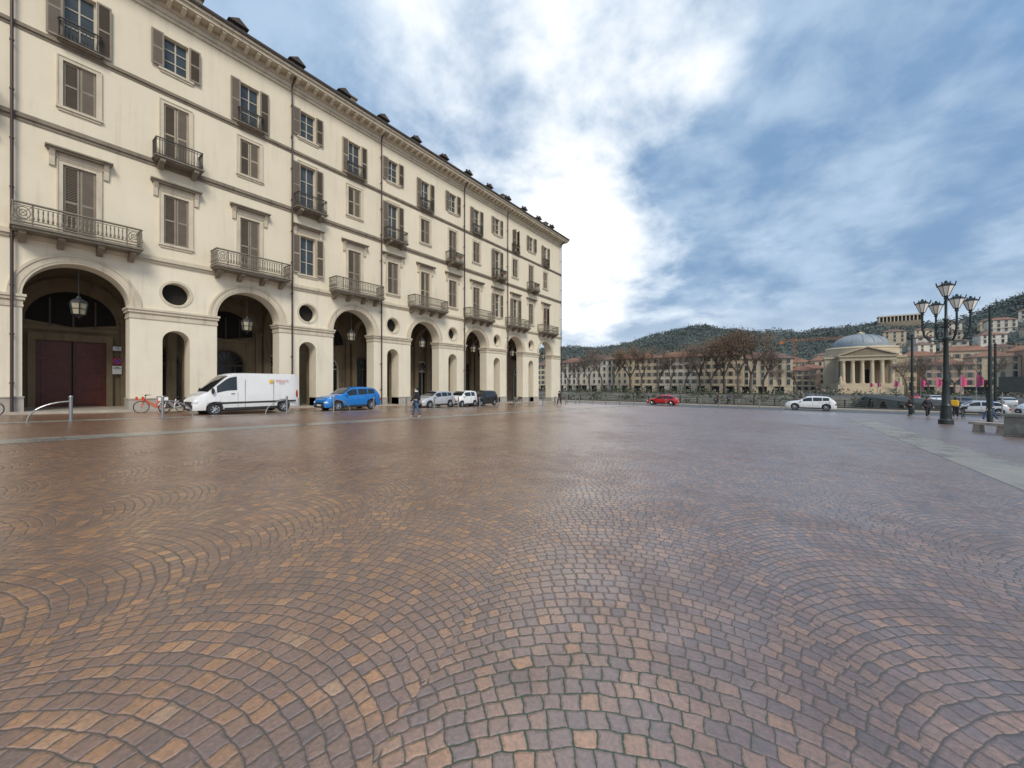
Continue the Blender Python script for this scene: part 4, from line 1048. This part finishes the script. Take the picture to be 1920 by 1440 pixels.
def person(label,loc,rz,step=.28,jacket='coat',tr='jeans',shoe='shoe',scl=1,hairc='hair',arm=.18,longcoat=False,armfwd=0):
    o=thing('person',label,'person',loc,rz); o.scale=(scl,)*3
    N={}
    N['pel']=((0,0,.95),.125); N['wa']=((0,0,1.08),.115); N['ch']=((0,.0,1.27),.14); N['nk0']=((0,-.005,1.42),.075); N['nk']=((0,.005,1.48),.05); N['hd0']=((0,.02,1.54),.07); N['hd']=((0,.025,1.62),.088); N['top']=((0,.015,1.70),.062)
    E=[('pel','wa'),('wa','ch'),('ch','nk0'),('nk0','nk'),('nk','hd0'),('hd0','hd'),('hd','top')]
    EJ=[('pel','wa'),('wa','ch'),('ch','nk0')]; ET=[]
    for s,n in ((-1,'l'),(1,'r')):
        f=step*s; b=arm*-s+armfwd
        N['sh'+n]=((s*.17,0,1.39),.062); N['el'+n]=((s*.235,b*.4-.02,1.13),.045); N['wr'+n]=((s*.24,b+.06,.91),.030); N['pa'+n]=((s*.24,b+.09,.84),.032)
        E+=[('ch','sh'+n),('sh'+n,'el'+n),('el'+n,'wr'+n),('wr'+n,'pa'+n)]
        for k in range(4):
            yy=b+.09+(k-1.5)*.02; l=(.07,.08,.075,.055)[k]
            N['f%d%s'%(k,n)]=((s*.24,yy+.005,.80),.009); N['g%d%s'%(k,n)]=((s*.23,yy+.015,.80-l*.8),.008); E+=[('pa'+n,'f%d%s'%(k,n)),('f%d%s'%(k,n),'g%d%s'%(k,n))]
        N['t'+n]=((s*.225,b+.14,.82),.010); E+=[('pa'+n,'t'+n)]
        N['hi'+n]=((s*.09,0,.88),.095); N['kn'+n]=((s*.095,f*.55+.03,.49),.058); N['an'+n]=((s*.095,f-.03*(1 if f<0 else 0),.10 if f>=0 else .14),.040); N['to'+n]=((s*.105,f+.15,.045),.036)
        E+=[('pel','hi'+n),('hi'+n,'kn'+n),('kn'+n,'an'+n),('an'+n,'to'+n)]
        EJ+=[('ch','sh'+n),('sh'+n,'el'+n),('el'+n,'wr'+n)]; ET+=[('pel','hi'+n),('hi'+n,'kn'+n),('kn'+n,'an'+n)]
    b=skinmesh('body',N,E,'pel',['skin',shoe])
    for p in b.polygons:
        if p.center.z<.09: p.material_index=1
    ob('body',b,o)
    def subn(ed): 
        k=[];[k.append(x) for e in ed for x in e if x not in k]; return {q:N[q] for q in k}
    if longcoat:
        N['hem']=((0,0,.70),.17); EJ=[('hem','pel')]+EJ
    nj=subn(EJ); ob('jacket',skinmesh('jacket',nj,EJ,'ch',[jacket],.024),o)
    ob('trousers',skinmesh('trousers',subn(ET),ET,'pel',[tr],.016),o)
    mb=MB(); mb.sph((0,-.005,1.645),(.102,.115,.105),14,0,-.25,1); mb.sph((0,-.06,1.57),(.085,.06,.1),10); ob('hair',mb.mesh('hair',[hairc],True),o)
    mb=MB(); mb.sph((0,.118,1.60),(.012,.02,.022),8,0); 
    for s in (-1,1): mb.sph((s*.035,.103,1.63),(.012,.008,.008),8,1); mb.sph((s*.09,.02,1.61),(.012,.02,.03),8,0)
    mb.sph((0,.102,1.56),(.026,.008,.007),8,2); ob('face',mb.mesh('face',['skin','blk','tl'],True),o)
    return o
def bag(o,m,loc,sz):
    mb=MB(); x,y,z=sz; mb.box(-x/2,x/2,-y/2,y/2,0,z); me=mb.mesh('bag',[m]); bm=bmesh.new(); bm.from_mesh(me); bmesh.ops.bevel(bm,geom=bm.edges[:],offset=min(sz)*.15,segments=2,affect='EDGES'); bm.to_mesh(me); bm.free()
    return ob('backpack',me,o,loc)
o=person('walking person in black coat and blue jeans with a scarf',(-17.0,14.2,g(14.2)),R(120),step=.26,longcoat=True)
mb=MB(); mb.rev([(.085,1.42),(.105,1.46),(.09,1.51),(.065,1.52)],n=14); ob('scarf',mb.mesh('scarf',['white'],True),o)
person('standing person in dark jacket and dark trousers',(8.1,46.7,g(46.7)),R(60),step=.1,tr='trousers',shoe='blk')
person('standing person in long black coat',(8.95,45.8,g(45.8)),R(200),step=.08,tr='trousers',shoe='blk',longcoat=True)
person('person in navy jacket striding across the paving',(11.5,42.8,g(42.8)),R(110),step=.34,jacket='jacketblue',tr='jeans',arm=.25)
o=person('delivery rider with yellow box backpack beside bicycle',(11.1,48.4,g(48.4)),R(-20),step=.12,tr='trousers',shoe='blk',armfwd=.15); bag(o,'yellow',(0,-.38,1.0),(.45,.42,.5))
bicycle((11.6,48.7,g(48.7)),R(70),'blk','black delivery bicycle held beside its rider')
person('distant pedestrian in dark coat by the river railing',(-9,64,g(64)+.13),R(90),step=.25,tr='trousers',shoe='blk')
person('distant pedestrian in navy jacket by the river railing',(-7.6,64,g(64)+.13),R(90),step=.2,jacket='jacketblue',tr='trousers',shoe='blk')
person('pedestrian in dark clothes walking near the bollards',(-22.3,40,g(40)),R(160),step=.25,tr='trousers',shoe='blk')
# ---------------------------------------------------------------- world
w=bpy.data.worlds.new("World"); SC.world=w; w.use_nodes=True; t=NT(w.node_tree); bg=w.node_tree.nodes['Background']
SE,SR=44,125
sky=t.n('ShaderNodeTexSky',sky_type='NISHITA'); sky.sun_disc=False; sky.sun_elevation=R(SE); sky.sun_rotation=R(SR); sky.air_density=1.2; sky.dust_density=1.5
tc=t.n('ShaderNodeTexCoord'); dn=t.n('ShaderNodeVectorMath',operation='NORMALIZE'); t.put(dn.inputs[0],tc.outputs['Generated']); D=dn.outputs[0]
s=t.n('ShaderNodeSeparateXYZ'); t.put(s.inputs[0],D); dz=t.m('MAXIMUM',s.outputs[2],0.0)
den=t.m('ADD',dz,.34); P=t.xyz(t.m('DIVIDE',s.outputs[0],den),t.m('DIVIDE',s.outputs[1],den),0)
def dirpx(x,y):
    v=Vector((x-960,721,717-y)).normalized(); return Matrix.Rotation(R(YAW),3,'Z')@v
def blobd(d,e):
    n=t.n('ShaderNodeVectorMath',operation='DOT_PRODUCT'); t.put(n.inputs[0],D); n.inputs[1].default_value=d
    return t.m('POWER',t.m('MAXIMUM',n.outputs['Value'],0.0),e)
def blob(x,y,e): return blobd(dirpx(x,y),e)
n1=t.noise(P,2.0,8,.54,.2); n2=t.noise(P,1.3,5,.55,.2); n3=t.noise(P,4.6,6,.58,.25)
B=t.m('MULTIPLY',blobd(Vector((.7,-.6,.4)).normalized(),2),.30)  # broad bright cloud added behind the camera, out of view, to light facade and paving
for x,y,e,wt in ((1080,110,20,.26),(830,120,80,.10),(1300,130,100,.22),(1100,470,60,.30),(930,300,50,.16),(1480,400,200,.20),(1330,500,120,.08),(1100,620,80,.14),(1750,600,60,.08),(1650,130,26,-.24),(480,10,60,-.10),(1850,350,26,-.16),(1320,330,160,-.18),(1560,290,150,-.14)):
    B=t.m('ADD',B,t.m('MULTIPLY',blob(x,y,e),wt))
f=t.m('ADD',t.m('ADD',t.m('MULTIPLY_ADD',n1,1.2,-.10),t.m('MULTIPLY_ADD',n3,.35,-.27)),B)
wm=t.ss(f,.46,.78)
gf=t.m('ADD',t.m('ADD',n2,t.m('MULTIPLY',t.m('SUBTRACT',n1,.5),.5)),t.m('MULTIPLY',B,.5))
gf=t.m('ADD',gf,t.m('MULTIPLY',blob(1650,440,10),.30))
gmk=t.ss(gf,.30,.56)
up=t.ss(dz,0.0,.5)
blue=t.mix(up,(5.2,6.5,8.1),(1.5,3.6,6.9))
skc=t.mix(.12,blue,sky.outputs[0])
grey=t.mix(t.ss(t.m('MULTIPLY_ADD',n3,.55,t.m('MULTIPLY',n1,.75)),.50,.80),(2.0,3.3,5.2),(4.8,6.1,7.7))
grey=t.mix(t.ss(dz,.22,0.0),grey,(6.2,7.1,8.1))
c=t.mix(t.m('MULTIPLY',gmk,.9),skc,grey)
wh=t.mix(t.ss(f,.60,.85),(8.2,9.0,9.8),(10.6,10.6,10.6))
c=t.mix(wm,c,wh)
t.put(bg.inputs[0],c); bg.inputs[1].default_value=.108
sl=bpy.data.lights.new('sun_light','SUN'); sl.energy=2.5; sl.angle=R(20); sl.color=(1,.94,.85)  # sun direction made up: turned behind the camera to brighten the facade
so=bpy.data.objects.new('sun_light',sl); COL.objects.link(so)
az=R(SR); d=Vector((math.sin(az)*math.cos(R(SE)),math.cos(az)*math.cos(R(SE)),math.sin(R(SE)))); so.rotation_euler=d.to_track_quat('Z','Y').to_euler(); so.location=d*50
# ---------------------------------------------------------------- camera
cam=bpy.data.cameras.new('camera'); co=bpy.data.objects.new('camera',cam); COL.objects.link(co)
cam.sensor_width=36; cam.lens=36*721/1920; cam.shift_y=-3/1920; cam.clip_end=6000; cam.clip_start=.05
co.location=(0,0,0); co.rotation_euler=(R(90),0,R(YAW)); SC.camera=co
SC.view_settings.view_transform='Standard'; SC.view_settings.look='None'; SC.view_settings.exposure=0
